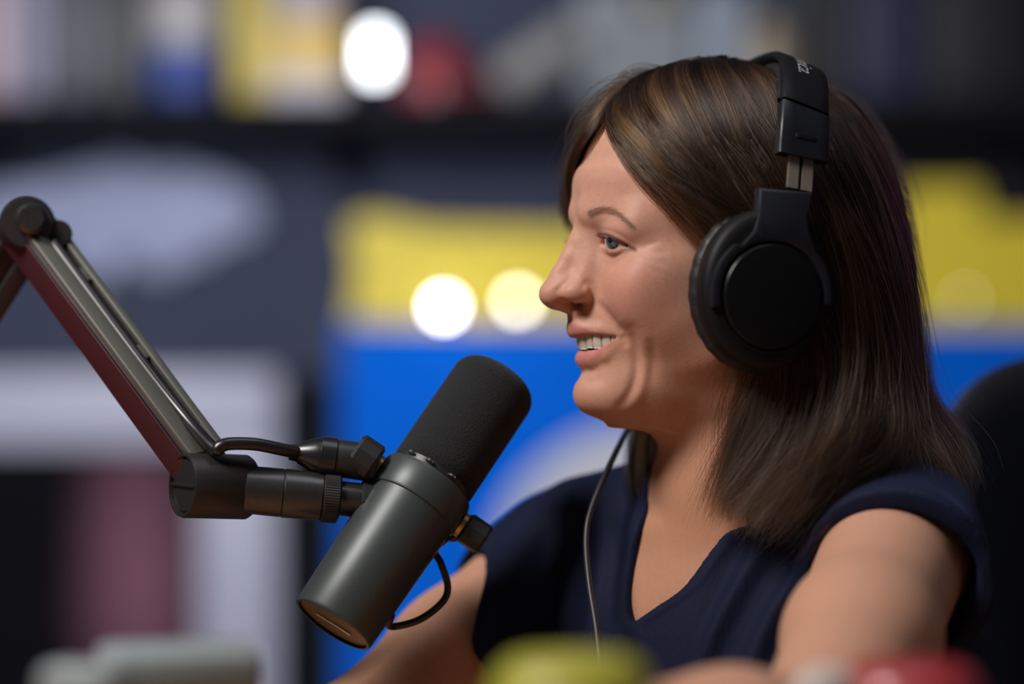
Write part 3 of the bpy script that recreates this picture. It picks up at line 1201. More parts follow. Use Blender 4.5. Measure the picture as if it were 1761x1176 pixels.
# flyaways over the crown
r_ = np.random.default_rng(11)
fly = []
allg = NEAR + BANG
for _ in range(260):
    g = resample(allg[r_.integers(len(allg))])
    a = r_.integers(0, 6)
    seg = g[a:a + 8]
    t = np.linspace(0, 1, NP)
    q = np.stack([np.interp(t, np.linspace(0, 1, len(seg)), seg[:, i]) for i in range(3)], 1)
    n = q - np.array([5, 0, 20.0])
    n /= np.linalg.norm(n, axis=1)[:, None]
    q = q + n * (np.sin(t * 3.0) * r_.uniform(2, 10) + 2)[:, None] + np.outer(t ** 2, r_.normal(0, 6, 3))
    fly.append(q)
    TONES.append(0.6)
    LIFT.append(1.0)
S_all.append(np.array(fly))
STR = np.concatenate(S_all)
# keep every strand clear of the scalp
cS, rS = np.array([-6.0, 0, 42.0]), np.array([92.0, 73.5, 81.0])
rel = STR - cS
k0 = np.sqrt(((rel / rS) ** 2).sum(-1))
want = 1.018 + 0.075 * (1 - np.array(LIFT))[:, None]
fix = (k0 < want) & (STR[..., 2] > -10)
STR = np.where(fix[..., None], cS + rel * (want / np.maximum(k0, 0.3))[..., None], STR)
hc = bpy.data.hair_curves.new('hair_strands')
hc.add_curves([NP] * len(STR))
hc.attributes['position'].data.foreach_set('vector', to_world(STR).astype(np.float32).ravel())
ra = hc.attributes.get('radius') or hc.attributes.new('radius', 'FLOAT', 'POINT')
prof = np.interp(np.linspace(0, 1, NP), [0, .1, .75, 1], [0.15, 0.17, 0.13, 0.03]) / 1000
ra.data.foreach_set('value', np.tile(prof, len(STR)).astype(np.float32))
tn = hc.attributes.new('tone', 'FLOAT', 'CURVE')
tn.data.foreach_set('value', np.array(TONES, np.float32))
hm = bpy.data.materials.new('brown_hair')
hm.use_nodes = True
nt = hm.node_tree
nt.nodes.clear()
ho = nt.nodes.new('ShaderNodeOutputMaterial')
hb = nt.nodes.new('ShaderNodeBsdfHairPrincipled')
hb.parametrization = 'COLOR'
hi = nt.nodes.new('ShaderNodeAttribute')
hi.attribute_name = 'tone'
cr = nt.nodes.new('ShaderNodeValToRGB')
els = cr.color_ramp.elements
els[0].position, els[0].color = 0.0, (0.006, 0.0026, 0.0014, 1)
els[1].position, els[1].color = 0.92, (0.105, 0.054, 0.024, 1)
e_ = els.new(0.5)
e_.color = (0.017, 0.0078, 0.0038, 1)
nt.links.new(hi.outputs['Fac'], cr.inputs['Fac'])
nt.links.new(cr.outputs['Color'], hb.inputs['Color'])
hb.inputs['Roughness'].default_value = 0.26
hb.inputs['Radial Roughness'].default_value = 0.45
hb.inputs['Coat'].default_value = 0.0
hb.inputs['IOR'].default_value = 1.45
nt.links.new(hb.outputs[0], ho.inputs['Surface'])
hc.materials.append(hm)
strands = bpy.data.objects.new('hair_strands', hc)
COL.objects.link(strands)
strands['kind'] = 'stuff'
strands.parent = hair_mass

# ---- eyelashes and eyebrows
r_ = np.random.default_rng(21)
fine = []
for sgn in (1, -1):
    for t in np.linspace(0.05, 0.97, 46):
        y = 17 + 29 * t
        z = float(cub(np.array([t]), [0, .12, .35, .6, .85, 1], [7.0, 9.2, 9.9, 9.0, 6.8, 3.6])[0])
        q = max(0.02, 1 - ((y - 31.5) / 15.2) ** 2 - ((z - 7) / 13.2) ** 2)
        p = np.array([EYE[0] + 1.5 - 13.4 * math.sqrt(q), -y, z])
        out = np.array([-0.85, -(t - 0.35) * 1.1, 0.05]) + r_.normal(0, 0.12, 3)
        out /= np.linalg.norm(out)
        L = r_.uniform(5, 8)
        tt = np.linspace(0, 1, 8)[:, None]
        c = p + out * L * tt + np.array([0, 0, 1.0]) * L * (0.45 * tt ** 2 - 0.18 * tt)
        fine.append((c * [1, sgn, 1], 0.085))
brow_pts = [(1016, 368, 0), (1034, 362, 0), (1056, 366, 0), (1072, 377, 0), (1086, 390, 0)]
PXY = project(P3)
i_, d_, t_ = near_line(brow_pts, 30)
okk = np.nonzero((d_ < 2.6 - 1.5 * t_))[0]
pick = r_.choice(okk, min(620, len(okk)), replace=False)
bN2 = vert_normals(bV, bQ)
for k in pick:
    v = bV[i_[k]]
    n = bN2[i_[k]]
    sg = -1 if v[1] < 0 else 1
    tan = np.array([0.45 + 0.5 * t_[k], sg * 0.75, 0.42 - 0.95 * t_[k]])
    tan = tan - n * (tan @ n)
    tan /= np.linalg.norm(tan)
    tan = tan + r_.normal(0, 0.12, 3)
    L = r_.uniform(3.5, 6)
    tt = np.linspace(0, 1, 8)[:, None]
    fine.append((v + tan * L * tt + n * (0.2 + 0.9 * np.sin(tt * 2.6) * 0.5), 0.06))
fc2 = bpy.data.hair_curves.new('brow_and_lash_hair')
fc2.add_curves([8] * len(fine))
fc2.attributes['position'].data.foreach_set('vector', to_world(np.concatenate([f[0] for f in fine])).astype(np.float32).ravel())
ra = fc2.attributes.get('radius') or fc2.attributes.new('radius', 'FLOAT', 'POINT')
ra.data.foreach_set('value', np.concatenate([np.linspace(1, 0.25, 8) * f[1] / 1000 for f in fine]).astype(np.float32))
fc2.materials.append(hm)
bl = bpy.data.objects.new('brow_and_lash_hair', fc2)
COL.objects.link(bl)
bl['kind'] = 'stuff'
adopt(bl, PERSON)
# ------------------------------------------------------------------ headphones
black_p = simple('black_plastic', (0.007, 0.007, 0.008), 0.5, spec=0.2, bump=0.08, bscale=2500)
black_gloss = simple('black_gloss_disc', (0.006, 0.006, 0.0065), 0.33, spec=0.25)
black_edge = simple('black_satin_yoke', (0.011, 0.012, 0.016), 0.33, spec=0.55)
pad_m = simple('pad_leatherette', (0.012, 0.012, 0.014), 0.5, spec=0.5, bump=0.5, bscale=320)
steel_m = simple('brushed_steel', (0.36, 0.30, 0.25), 0.42, metal=0.55, noise=0.15, nscale=400)
print_m = simple('grey_print', (0.42, 0.42, 0.44), 0.5)

PHONES = empty('headphones', tuple(to_world(np.array([0, 0, 20.0]))), 'black over-ear headphones with steel sliders on the smiling woman', 'headphones')


def hp(name, V, Fc, mat, parent=None, auto=35):
    o = mesh_obj(name, to_world(np.array(V, float)), Fc, mat, None, True, auto)
    adopt(o, parent or PHONES)
    return o


def ell_lathe(name, c, prof, mat, flip=1, seg=72, parent=None, ridges=0.0):
    """prof: (y offset, rx, rz) rings about the ear axis"""
    V, Fc = [], []
    for (y, rx, rz) in prof:
        for k in range(seg):
            a = 2 * math.pi * k / seg
            q = 1 + (ridges * (0.5 + 0.5 * math.sin(a * 26)) if ridges else 0)
            V.append((c[0] + rx * q * math.cos(a), (c[1] + y) * flip, c[2] + rz * q * math.sin(a)))
    n = len(prof)
    for i in range(n - 1):
        for k in range(seg):
            k2 = (k + 1) % seg
            f = (i * seg + k, i * seg + k2, (i + 1) * seg + k2, (i + 1) * seg + k)
            Fc.append(f[::-1] if flip > 0 else f)
    Fc.append(tuple(range(seg)) if flip > 0 else tuple(range(seg - 1, -1, -1)))
    Fc.append(tuple((n - 1) * seg + k for k in (range(seg - 1, -1, -1) if flip > 0 else range(seg))))
    return hp(name, V, Fc, mat, parent)


cx_, cz_ = L2(1312, 500, -100)
dx_, dz_ = L2(1324, 510, -108)
CUP = np.array([cx_, -100.0, cz_])


def outline(pts, y):
    return [L2(a, b_, y) for a, b_ in pts]


for flip in (1, -1):
    cup = ell_lathe('ear_cup', CUP, [(8, 40.5, 48), (6, 42.3, 50), (-2, 42.5, 50.2), (-6, 41.5, 49.2), (-8.5, 39, 46.5), (-9.5, 35, 42)], black_p, flip)
    pad = []
    for k in range(13):
        a = math.pi * k / 12
        pad.append((16 + 9.5 * math.cos(a), 32 + 10.6 * math.sin(a), 40 + 10.8 * math.sin(a)))
    ell_lathe('ear_pad', CUP, pad, pad_m, flip, seg=156, ridges=0.012)
    D = np.array([dx_, -100.0, dz_])
    ell_lathe('ear_cup_disc', D, [(-8.5, 32.3, 32.3), (-12.6, 32.3, 32.3), (-13.4, 31.6, 31.6), (-14.0, 28, 28), (-14.6, 18, 18), (-14.9, 6, 6)], black_gloss, flip, parent=cup)
    ell_lathe('ear_cup_rim', D, [(-8, 35.5, 35.5), (-10.6, 35.3, 35.3), (-11.0, 34.6, 34.6), (-10.4, 33.2, 33.2), (-8, 33.0, 33.0)], black_p, flip, parent=cup)
    # the yoke: a stem that forks round the upper half of the disc
    R_in, R_out = 34.4, 40.5
    pts = []
    stem = outline([(1313, 322), (1306, 372), (1296, 398), (1276, 420)], -111)
    pts += stem
    a0 = math.atan2(stem[-1][1] - dz_, stem[-1][0] - dx_)
    for a in np.linspace(a0 + 0.10, math.radians(190), 18):
        pts.append((dx_ + R_out * math.cos(a), dz_ + R_out * math.sin(a)))
    for a in np.linspace(math.radians(190), math.radians(-8), 40):
        pts.append((dx_ + R_in * math.cos(a), dz_ + R_in * math.sin(a)))
    stem2 = outline([(1398, 424), (1390, 398), (1390, 372), (1403, 330)], -111)
    a1 = math.atan2(stem2[0][1] - dz_, stem2[0][0] - dx_)
    for a in np.linspace(math.radians(-8), a1 - 0.10, 14):
        pts.append((dx_ + R_out * math.cos(a), dz_ + R_out * math.sin(a)))
    pts += stem2
    lean = lambda z: max(0.0, (z - dz_ - 40)) * 0.30      # the stem leans in towards the head
    bm = bmesh.new()
    f0 = bm.faces.new([bm.verts.new((x, -105.0, z)) for x, z in pts])
    ex = bmesh.ops.extrude_face_region(bm, geom=[f0])
    nv = [g for g in ex['geom'] if isinstance(g, bmesh.types.BMVert)]
    bmesh.ops.translate(bm, vec=(0, -8.0, 0), verts=nv)
    front_e = [e for e in bm.edges if all(v in nv for v in e.verts)]
    bmesh.ops.bevel(bm, geom=front_e, offset=1.5, segments=2, profile=0.5, affect='EDGES', clamp_overlap=True)
    bmesh.ops.triangulate(bm, faces=[f for f in bm.faces if len(f.verts) > 4])
    bmesh.ops.recalc_face_normals(bm, faces=bm.faces)
    for v in bm.verts:
        v.co = Vector(to_world(np.array([v.co.x, (v.co.y + lean(v.co.z)) * flip, v.co.z])))
    if flip < 0:
        bmesh.ops.reverse_faces(bm, faces=bm.faces)
    me = bpy.data.meshes.new('yoke')
    bm.to_mesh(me)
    bm.free()
    me.polygons.foreach_set('use_smooth', [True] * len(me.polygons))
    me.set_sharp_from_angle(angle=math.radians(35))
    me.materials.append(black_edge)
    yo = bpy.data.objects.new('yoke', me)
    COL.objects.link(yo)
    adopt(yo, PHONES)

# headband path: near slider -> crown -> far slider
BAND = np.array([(12, -99, 38), (15, -95, 56), (19, -89, 78), (27, -72, 101), (40, -38, 119.5), (47, 0, 126), (40, 38, 119.5), (27, 72, 101), (19, 89, 78), (15, 95, 56), (12, 99, 38)], float)
BP = catmull(BAND, 121)
BT = np.gradient(BP, axis=0)
BT /= np.linalg.norm(BT, axis=1)[:, None]
BW = np.array([0.94, 0.0, -0.34])                         # across the band
BWs = BW - BT * (BT @ BW)[:, None]
BWs /= np.linalg.norm(BWs, axis=1)[:, None]
BNn = np.cross(BWs, BT)
BNn *= np.sign((BNn * (BP - np.array([20, 0, 20]))).sum(1))[:, None]


def sweep(name, i0, i1, halfw, t0, t1, mat, bevel=2.0, parent=None, crown=0.0, taper=None):
    """a strip along the band from sample i0 to i1, from depth t0 to t1 along its normal"""
    V, Fc = [], []
    idx = range(i0, i1 + 1)
    for j, i in enumerate(idx):
        hw = halfw if taper is None else halfw * np.interp(j / (i1 - i0), *taper)
        prof = [(-hw + bevel, t0), (-hw, t0 + bevel), (-hw, t1 - bevel), (-hw + bevel * 0.4, t1 - bevel * 0.4), (-hw + bevel, t1)]
        for q in (-0.5, 0.0, 0.5):
            prof.append((q * hw, t1 + crown * (1 - q * q)))
        prof += [(hw - bevel, t1), (hw - bevel * 0.4, t1 - bevel * 0.4), (hw, t1 - bevel), (hw, t0 + bevel), (hw - bevel, t0)]
        for (w, t) in prof:
            V.append(BP[i] + BWs[i] * w + BNn[i] * t)
    m, n = len(prof), i1 - i0 + 1
    for j in range(n - 1):
        for k in range(m):
            k2 = (k + 1) % m
            Fc.append((j * m + k, j * m + k2, (j + 1) * m + k2, (j + 1) * m + k))
    Fc.append(tuple(range(m - 1, -1, -1)))
    Fc.append(tuple((n - 1) * m + k for k in range(m)))
    o = hp(name, V, Fc, mat, parent, 40)
    bm = bmesh.new()
    bm.from_mesh(o.data)
    bmesh.ops.recalc_face_normals(bm, faces=bm.faces)
    bm.to_mesh(o.data)
    bm.free()
    return o


band = sweep('headband', 30, 90, 17.0, -1.0, 5.0, black_p, 1.8, crown=0.6)
sweep('headband_pad', 33, 87, 15.0, -11.0, -1.0, pad_m, 4.0)
for a, b_ in ((13, 29), (91, 107)):
    e = sweep('headband_end', a, b_, 17.4, -3.0, 5.6, black_edge, 1.2)
    mid = a + 6 if a < 60 else b_ - 6
    sweep('size_mark', mid - 0, mid + 1, 7.0, 5.0, 6.2, black_p, 0.3, parent=e)
for a, b_ in ((0, 14), (106, 120)):
    for w in (-4.9, 4.9):
        V, Fc = [], []
        for i in range(a, b_ + 1):
            for (dw, t) in ((-3.6, 0.0), (-3.6, 1.6), (3.6, 1.6), (3.6, 0.0)):
                V.append(BP[i] + BWs[i] * (w + dw) + BNn[i] * t)
        n = b_ - a + 1
        for j in range(n - 1):
            for k in range(4):
                Fc.append((j * 4 + k, (j + 1) * 4 + k, (j + 1) * 4 + (k + 1) % 4, j * 4 + (k + 1) % 4))
        Fc += [(0, 1, 2, 3), ((n - 1) * 4 + 3, (n - 1) * 4 + 2, (n - 1) * 4 + 1, (n - 1) * 4)]
        hp('slider', V, Fc, steel_m)
    mm = (a + b_) // 2
    sweep('slider_guide', a, b_, 8.5, -2.0, 0.0, black_p, 0.5)

# maker's lettering along the band, read from the crown downwards
fc = bpy.data.curves.new('lettering_curve', 'FONT')
fc.body = 'audio-technica.'
fc.size = 17.0
fc.shear = 0.12
fc.extrude = 0.0
fo = bpy.data.objects.new('lettering_tmp', fc)
COL.objects.link(fo)
bpy.context.view_layer.update()
tm = bpy.data.meshes.new_from_object(fo.evaluated_get(bpy.context.evaluated_depsgraph_get()))
bpy.data.objects.remove(fo)
bm = bmesh.new()
bm.from_mesh(tm)
bmesh.ops.triangulate(bm, faces=bm.faces)
for _ in range(2):
    bmesh.ops.subdivide_edges(bm, edges=[e for e in bm.edges if e.calc_length() > 1.5], cuts=1)
tw = max(v.co.x for v in bm.verts)
arc = np.r_[0, np.cumsum(np.linalg.norm(np.diff(BP, axis=0), axis=1))]
s_end = arc[41]
for v in bm.verts:
    s_ = s_end + (tw - v.co.x)
    w = (v.co.y - 6.0)
    q = [np.interp(s_, arc, BP[:, i]) for i in range(3)]
    nn = [np.interp(s_, arc, BNn[:, i]) for i in range(3)]
    ww = [np.interp(s_, arc, BWs[:, i]) for i in range(3)]
    v.co = Vector(to_world(np.array(q) + np.array(ww) * w + np.array(nn) * 5.75))
tm2 = bpy.data.meshes.new('lettering')
bm.to_mesh(tm2)
bm.free()
tm2.materials.append(print_m)
lo_ = bpy.data.objects.new('lettering', tm2)
COL.objects.link(lo_)
adopt(lo_, band)

# lead from the far cup down the front of the blouse
cable_m = simple('cable_rubber', (0.018, 0.018, 0.020), 0.45, spec=0.5)
start = to_world(np.array([CUP[0] - 6, 100.0, CUP[2] - 46]))
tube('cable', cable_m, [start, px(1098, 712, 0.075), px(1078, 742, 0.045), px(1046, 805, 0.0), px(1016, 878, -0.022), px(1008, 930, -0.034), px(1013, 1000, -0.052), px(1024, 1070, -0.070), px(1031, 1130, -0.085), px(1036, 1200, -0.10), px(1030, 1290, -0.13)], 0.0021, 10, 90, PHONES)
# ------------------------------------------------------------------ microphone on its boom arm
mic_body_m = simple('mic_grey_enamel', (0.052, 0.063, 0.063), 0.40, metal=0.25, spec=0.5, bump=0.03, bscale=1500)
mic_dark_m = simple('mic_black_enamel', (0.020, 0.021, 0.022), 0.42, spec=0.5)
foam_m = simple('windscreen_foam', (0.020, 0.021, 0.022), 0.95, spec=0.1, noise=0.5, nscale=900, bump=1.0, bscale=1100, sheen=0.12)
brass_m = simple('brass_washer', (0.55, 0.40, 0.16), 0.35, metal=1.0)
cap_m = simple('mic_end_plate', (0.24, 0.165, 0.05), 0.38, metal=0.6)  # brown-yellow reflection painted into the plate's colour
chrome_m = simple('bright_screw', (0.75, 0.75, 0.75), 0.2, metal=1.0)
gun_m = simple('gunmetal', (0.085, 0.082, 0.082), 0.33, metal=0.8, noise=0.2, nscale=300)
wire_m = simple('black_wire', (0.012, 0.012, 0.013), 0.3, spec=0.6)

M0, M1 = px(572, 1074, -0.070), px(862, 645, 0.006)
max_ = (M1 - M0).normalized()
mlen = (M1 - M0).length
MIC = empty('microphone', M0, 'dark grey broadcast microphone with black foam windscreen beside the woman', 'microphone')
LB = mlen * 0.455
LC = mlen * 0.565
lathe('body', mic_body_m, M0, max_, [(0.0, 0.0255), (0.0, 0.0272), (0.002, 0.0280), (LB * 0.6, 0.0293), (LB, 0.0303)], 72, MIC, cap0=False)
ec = lathe('end_plate', cap_m, M0, max_, [(0.002, 0.0001), (0.0018, 0.0256), (0.006, 0.0256)], 64, MIC, cap0=False)
a_, u_, v_ = frame_from(max_)
slot_dir = (u_ * 0.8 - v_ * 0.6).normalized()
# slot in the end plate: a bright bar with a dark groove
rot = Matrix((slot_dir, a_.cross(slot_dir), a_)).transposed()
box('slot_bar', chrome_m, M0 + a_ * 0.0012 - a_.cross(slot_dir) * 0.002, (0.026, 0.0022, 0.0016), ec, 0.0004, rot)
lathe('collar', mic_body_m, M0, max_, [(LB - 0.001, 0.0290), (LB, 0.0315), (LB + 0.0015, 0.0320), (LC - 0.004, 0.0320), (LC - 0.0015, 0.0312), (LC - 0.001, 0.0285)], 72, MIC)
lathe('grille_base', mic_dark_m, M0, max_, [(LC - 0.002, 0.0280), (LC + 0.004, 0.0284), (LC + 0.0045, 0.026)], 64, MIC)
RF = 0.0292
fp = [(LC + 0.0015, 0.0262), (LC + 0.004, RF)]
for k in range(9):
    fp.append((LC + 0.004 + (mlen - 0.013 - LC - 0.004) * (k + 1) / 9, RF))
for k in range(1, 11):
    an = math.pi / 2 * k / 10
    fp.append((mlen - 0.013 + 0.013 * math.sin(an), RF - 0.012 * (1 - math.cos(an))))
fp.append((mlen + 0.0012, 0.008))
fp.append((mlen + 0.0014, 0.0005))
lathe('windscreen', foam_m, M0, max_, fp, 96, MIC, auto=80)
view = Vector((0, -1, 0))
piv = max_.cross(view).normalized()               # yoke pivot axis, across the body
if piv.x < 0:
    piv = -piv
fwd = piv.cross(max_).normalized()
if fwd.y > 0:
    fwd = -fwd                                       # towards the viewer
PC = M0 + max_ * (LB + LC) / 2 * 0.985
for k, s in enumerate((-0.75, -0.25, 0.35)):
    p = M0 + max_ * (LC + 0.001) + (fwd * math.cos(s) + piv * math.sin(s)) * 0.0292
    lathe('screw', chrome_m, p, max_, [(0, 0.0030), (0.0014, 0.0028), (0.0019, 0.0016)], 16, MIC)
YK = empty('yoke_pivot', PC, 'x', None)
bpy.data.objects.remove(YK)
# yoke: half ring round the back of the body
V, Fc = [], []
ns = 40
for i in range(ns + 1):
    an = math.pi * i / ns
    rad = piv * math.cos(an) - fwd * math.sin(an)
    for (r, h) in ((0.0345, -0.008), (0.0375, -0.0085), (0.0375, 0.0085), (0.0345, 0.008)):
        V.append(PC + rad * r + max_ * h)
for i in range(ns):
    for k in range(4):
        Fc.append((i * 4 + k, i * 4 + (k + 1) % 4, (i + 1) * 4 + (k + 1) % 4, (i + 1) * 4 + k))
Fc += [(3, 2, 1, 0), tuple(ns * 4 + k for k in range(4))]
yk = mesh_obj('yoke', V, Fc, mic_dark_m, None, True, 30)
adopt(yk, MIC)
for sgn, L, r in ((1, 0.017, 0.0105), (-1, 0.017, 0.0128)):
    w = lathe('washer', brass_m, PC + piv * sgn * 0.0318, piv * sgn, [(0, 0.0085), (0.0035, 0.0085)], 32, MIC)
    kn = lathe('knob', mic_dark_m, PC + piv * sgn * 0.0345 + (fwd * 0.010 - max_ * 0.002 if sgn < 0 else Vector()), piv * sgn, [(0, r * 0.82), (0.002, r), (L - 0.002, r), (L, r * 0.86)], 10, MIC, auto=20)
# stub to the arm
ST0, ST1 = px(640, 862, -0.040), px(385, 838, -0.055)
sd = (ST1 - ST0).normalized()
SL = (ST1 - ST0).length
blk = lathe('yoke_block', mic_dark_m, ST0 - sd * 0.010, sd, [(0, 0.012), (0.003, 0.0135), (0.017, 0.0135), (0.019, 0.0100)], 8, MIC, auto=20)
# output socket of the microphone
XL0, XL1 = px(648, 797, -0.038), px(512, 779, -0.044)
xd = (XL1 - XL0).normalized()
XLL = (XL1 - XL0).length
lathe('output_socket', mic_dark_m, XL0, xd, [(0, 0.0112), (0.002, 0.0124), (XLL * 0.52, 0.0120), (XLL * 0.53, 0.0100)], 40, MIC)
# little loop of wire under the body
tube('wire_loop', wire_m, [M0 + max_ * 0.026 + fwd * 0.002 + piv * 0.0275, px(672, 1077, -0.042), px(720, 1066, -0.034), px(760, 1036, -0.028), px(770, 1008, -0.026), px(758, 968, -0.026), px(748, 946, -0.026), PC + piv * 0.030 - max_ * 0.012], 0.0024, 12, 80, MIC)

# ---- boom arm
arm_m = simple('arm_olive_grey', (0.105, 0.107, 0.092), 0.5, metal=0.3, bump=0.05, bscale=900)
armd_m = simple('arm_black', (0.022, 0.021, 0.022), 0.45, metal=0.2)
arms_m = simple('arm_side_red_lit', (0.042, 0.009, 0.012), 0.5, metal=0.1)  # red light falling on the flank is put into this colour
J0 = px(372, 836, -0.055)
J1 = px(44, 392, 0.035)
BOOM = empty('boom_arm', px(-260, 1300, 0.10), 'grey sprung boom arm with a cable channel holding the microphone', 'boom arm')
ringp = [(0.0, 0.0092), (SL * 0.25, 0.0092)]
lathe('stud', gun_m, ST0 + sd * 0.004, sd, [(0, 0.0112), (SL * 0.28, 0.0112)], 40, BOOM)
# knurled ring
V, Fc = [], []
seg = 120
for (t, r) in ((0.22, 0.0135), (0.235, 0.0160), (0.33, 0.0160), (0.345, 0.0145)):
    for k in range(seg):
        an = 2 * math.pi * k / seg
        rr = r * (1 + (0.022 if k % 2 else 0) * (0.23 < t < 0.34))
        aa, uu, vv = frame_from(sd)
        V.append(ST0 + sd * SL * t + (uu * math.cos(an) + vv * math.sin(an)) * rr)
for i in range(3):
    for k in range(seg):
        k2 = (k + 1) % seg
        Fc.append((i * seg + k, i * seg + k2, (i + 1) * seg + k2, (i + 1) * seg + k))
Fc += [tuple(range(seg - 1, -1, -1)), tuple(3 * seg + k for k in range(seg))]
kr = mesh_obj('knurled_ring', V, Fc, armd_m, None, True, 25)
adopt(kr, BOOM)
lathe('sleeve', gun_m, ST0, sd, [(SL * 0.34, 0.0140), (SL * 0.35, 0.0155), (SL * 0.60, 0.0158), (SL * 0.61, 0.0150)], 48, BOOM)
lathe('sleeve', gun_m, ST0, sd, [(SL * 0.61, 0.0150), (SL * 0.615, 0.0156), (SL * 0.86, 0.0154), (SL * 0.87, 0.0138), (SL * 1.06, 0.0132)], 48, BOOM)
jd = Vector((-0.84, -0.54, 0.06)).normalized()
jh = lathe('end_joint', armd_m, J0 - jd * 0.022, jd, [(0, 0.0195), (0.002, 0.0208), (0.044, 0.0208), (0.046, 0.0200), (0.046, 0.0184), (0.043, 0.0180)], 56, BOOM)
lathe('joint_cap', gun_m, J0 + jd * 0.0212, jd, [(0, 0.0166), (0.001, 0.0166), (0.0012, 0.0150)], 40, jh)
box('joint_rib', armd_m, J0 + jd * 0.0232, (0.033, 0.002, 0.002), jh, 0.0004, Matrix((Vector(jd).cross((0, 0, 1)).normalized(), jd, Vector((0, 0, 1)))).transposed())


def beam(Pa, Pb, name, rail_m):
    d = (Pb - Pa).normalized()
    L = (Pb - Pa).length
    nrm = (Vector((0.62, -0.66, 0.42)) - d * Vector((0.62, -0.66, 0.42)).dot(d)).normalized()   # the face with the cable slots
    sdv = d.cross(nrm).normalized()
    R3 = Matrix((sdv, d, nrm)).transposed()

    def bx(nm, s, t, n, sz, m, par, bev=0.0015):
        return box(nm, m, Pa + d * t + sdv * s + nrm * n, sz, par, bev, R3)
    body_ = bx(name, 0, L / 2, 0.0, (0.030, L, 0.020), armd_m, BOOM)
    s_lo = -1 if (sdv.z > 0 or sdv.x > 0) else 1
    # flank facing down-left, coloured as if red-lit, two rails and the slotted floor between them
    bx('flank', s_lo * 0.0157, L / 2, -0.001, (0.0016, L - 0.01, 0.019), arms_m if rail_m is arm_m else armd_m, body_, 0.0005)
    bx('rail', s_lo * 0.0085, L / 2, 0.0122, (0.0135, L - 0.012, 0.005), rail_m, body_)
    bx('rail', -s_lo * 0.0118, L / 2, 0.0122, (0.0064, L - 0.012, 0.005), rail_m, body_)
    for f in (0.10, 0.42, 0.74, 0.95):
        bx('bridge', -s_lo * 0.0040, L * f, 0.0118, (0.0115, 0.012, 0.0035), rail_m, body_, 0.001)
    return d, nrm, sdv, s_lo


bd, bn, bs, slo = beam(J0 + (J1 - J0).normalized() * 0.012, J1, 'lower_arm', arm_m)
JU = px(-110, 640, 0.06)
beam(J1 + Vector((0, 0.02, 0.004)), JU, 'upper_arm', armd_m)
kd = Vector((0.25, -0.95, 0.1)).normalized()
lathe('elbow_joint', armd_m, J1 - kd * 0.026, kd, [(0, 0.0165), (0.003, 0.0185), (0.046, 0.0185), (0.050, 0.0165)], 40, BOOM)
lathe('elbow_knob', gun_m, J1 + kd * 0.024 + Vector((0.002, 0, 0.002)), kd, [(0, 0.010), (0.006, 0.0105), (0.009, 0.008)], 24, BOOM)
lathe('elbow_joint', armd_m, J1 + Vector((0.021, -0.0, -0.006)) - kd * 0.02, kd, [(0, 0.0085), (0.002, 0.0095), (0.034, 0.0095), (0.036, 0.0085)], 28, BOOM)
# the post and clamp that hold the arm to the desk, out of frame
lathe('post', armd_m, Vector((JU.x, JU.y, DESK_Z)), (0, 0, 1), [(0, 0.03), (0.012, 0.03), (0.014, 0.013), (JU.z - DESK_Z, 0.013)], 32, BOOM)

# ---- cable from the arm into the microphone's socket
MC = empty('microphone_cable', XL1, 'black cable with a plug looping from the boom arm into the microphone', 'cable')
lathe('plug', wire_m, XL0 + xd * XLL * 0.50, xd, [(0, 0.0112), (0.0015, 0.0130), (XLL * 0.22, 0.0130), (XLL * 0.225, 0.0118), (XLL * 0.30, 0.0114), (XLL * 0.50, 0.0066)], 40, MC)
lathe('strain_relief', armd_m, XL0 + xd * XLL * 0.95, xd, [(0, 0.0062), (0.008, 0.0050)], 24, MC)
slot0 = J0 + (J1 - J0).normalized() * 0.05 + bn * 0.012
tube('cord', wire_m, [slot0 + bd * 0.16, slot0 + bd * 0.06, slot0 + bn * 0.002, px(366, 770, -0.068), px(378, 768, -0.070), px(395, 763, -0.068), px(440, 764, -0.062), px(490, 774, -0.054), XL1 - xd * 0.004], 0.0042, 12, 110, MC)
# ------------------------------------------------------------------ chair, desk and the things nearest the lens
leather = simple('black_leather', (0.014, 0.013, 0.016), 0.42, spec=0.5, bump=0.25, bscale=160, coat=0.1)
CF = np.array([-0.90, -0.43])
CF = CF / np.linalg.norm(CF)
CS = np.array([-CF[1], CF[0]])
CH = empty('office_chair', (0.415, 0.12, FLOOR_Z), 'black padded leather office chair behind the woman', 'chair')


def chair_pt(s, f, z):
    return Vector((0.415 + CS[0] * s + CF[0] * f, 0.12 + CS[1] * s + CF[1] * f, z))


def cushion(name, hw, hh, th, fz, zc, n=3.2):
    V, Fc = [], []
    nu, nv = 64, 20
    for j in range(nv + 1):
        ph = math.pi * j / nv
        for i in range(nu):
            a = 2 * math.pi * i / nu
            cs, sn = math.cos(a), math.sin(a)
            k = (abs(cs) ** n + abs(sn) ** n) ** (-1 / n)
            rr = math.sin(ph) ** 0.45
            V.append(chair_pt(cs * k * hw * rr, fz + th * math.cos(ph) * (1 - 0.10 * math.sin(sn * k * 9) * (rr < 0.98)), zc + sn * k * hh * rr))
    for j in range(nv):
        for i in range(nu):
            i2 = (i + 1) % nu
            Fc.append((j * nu + i, j * nu + i2, (j + 1) * nu + i2, (j + 1) * nu + i))
    o = mesh_obj(name, V, Fc, leather)
    adopt(o, CH)
    return o


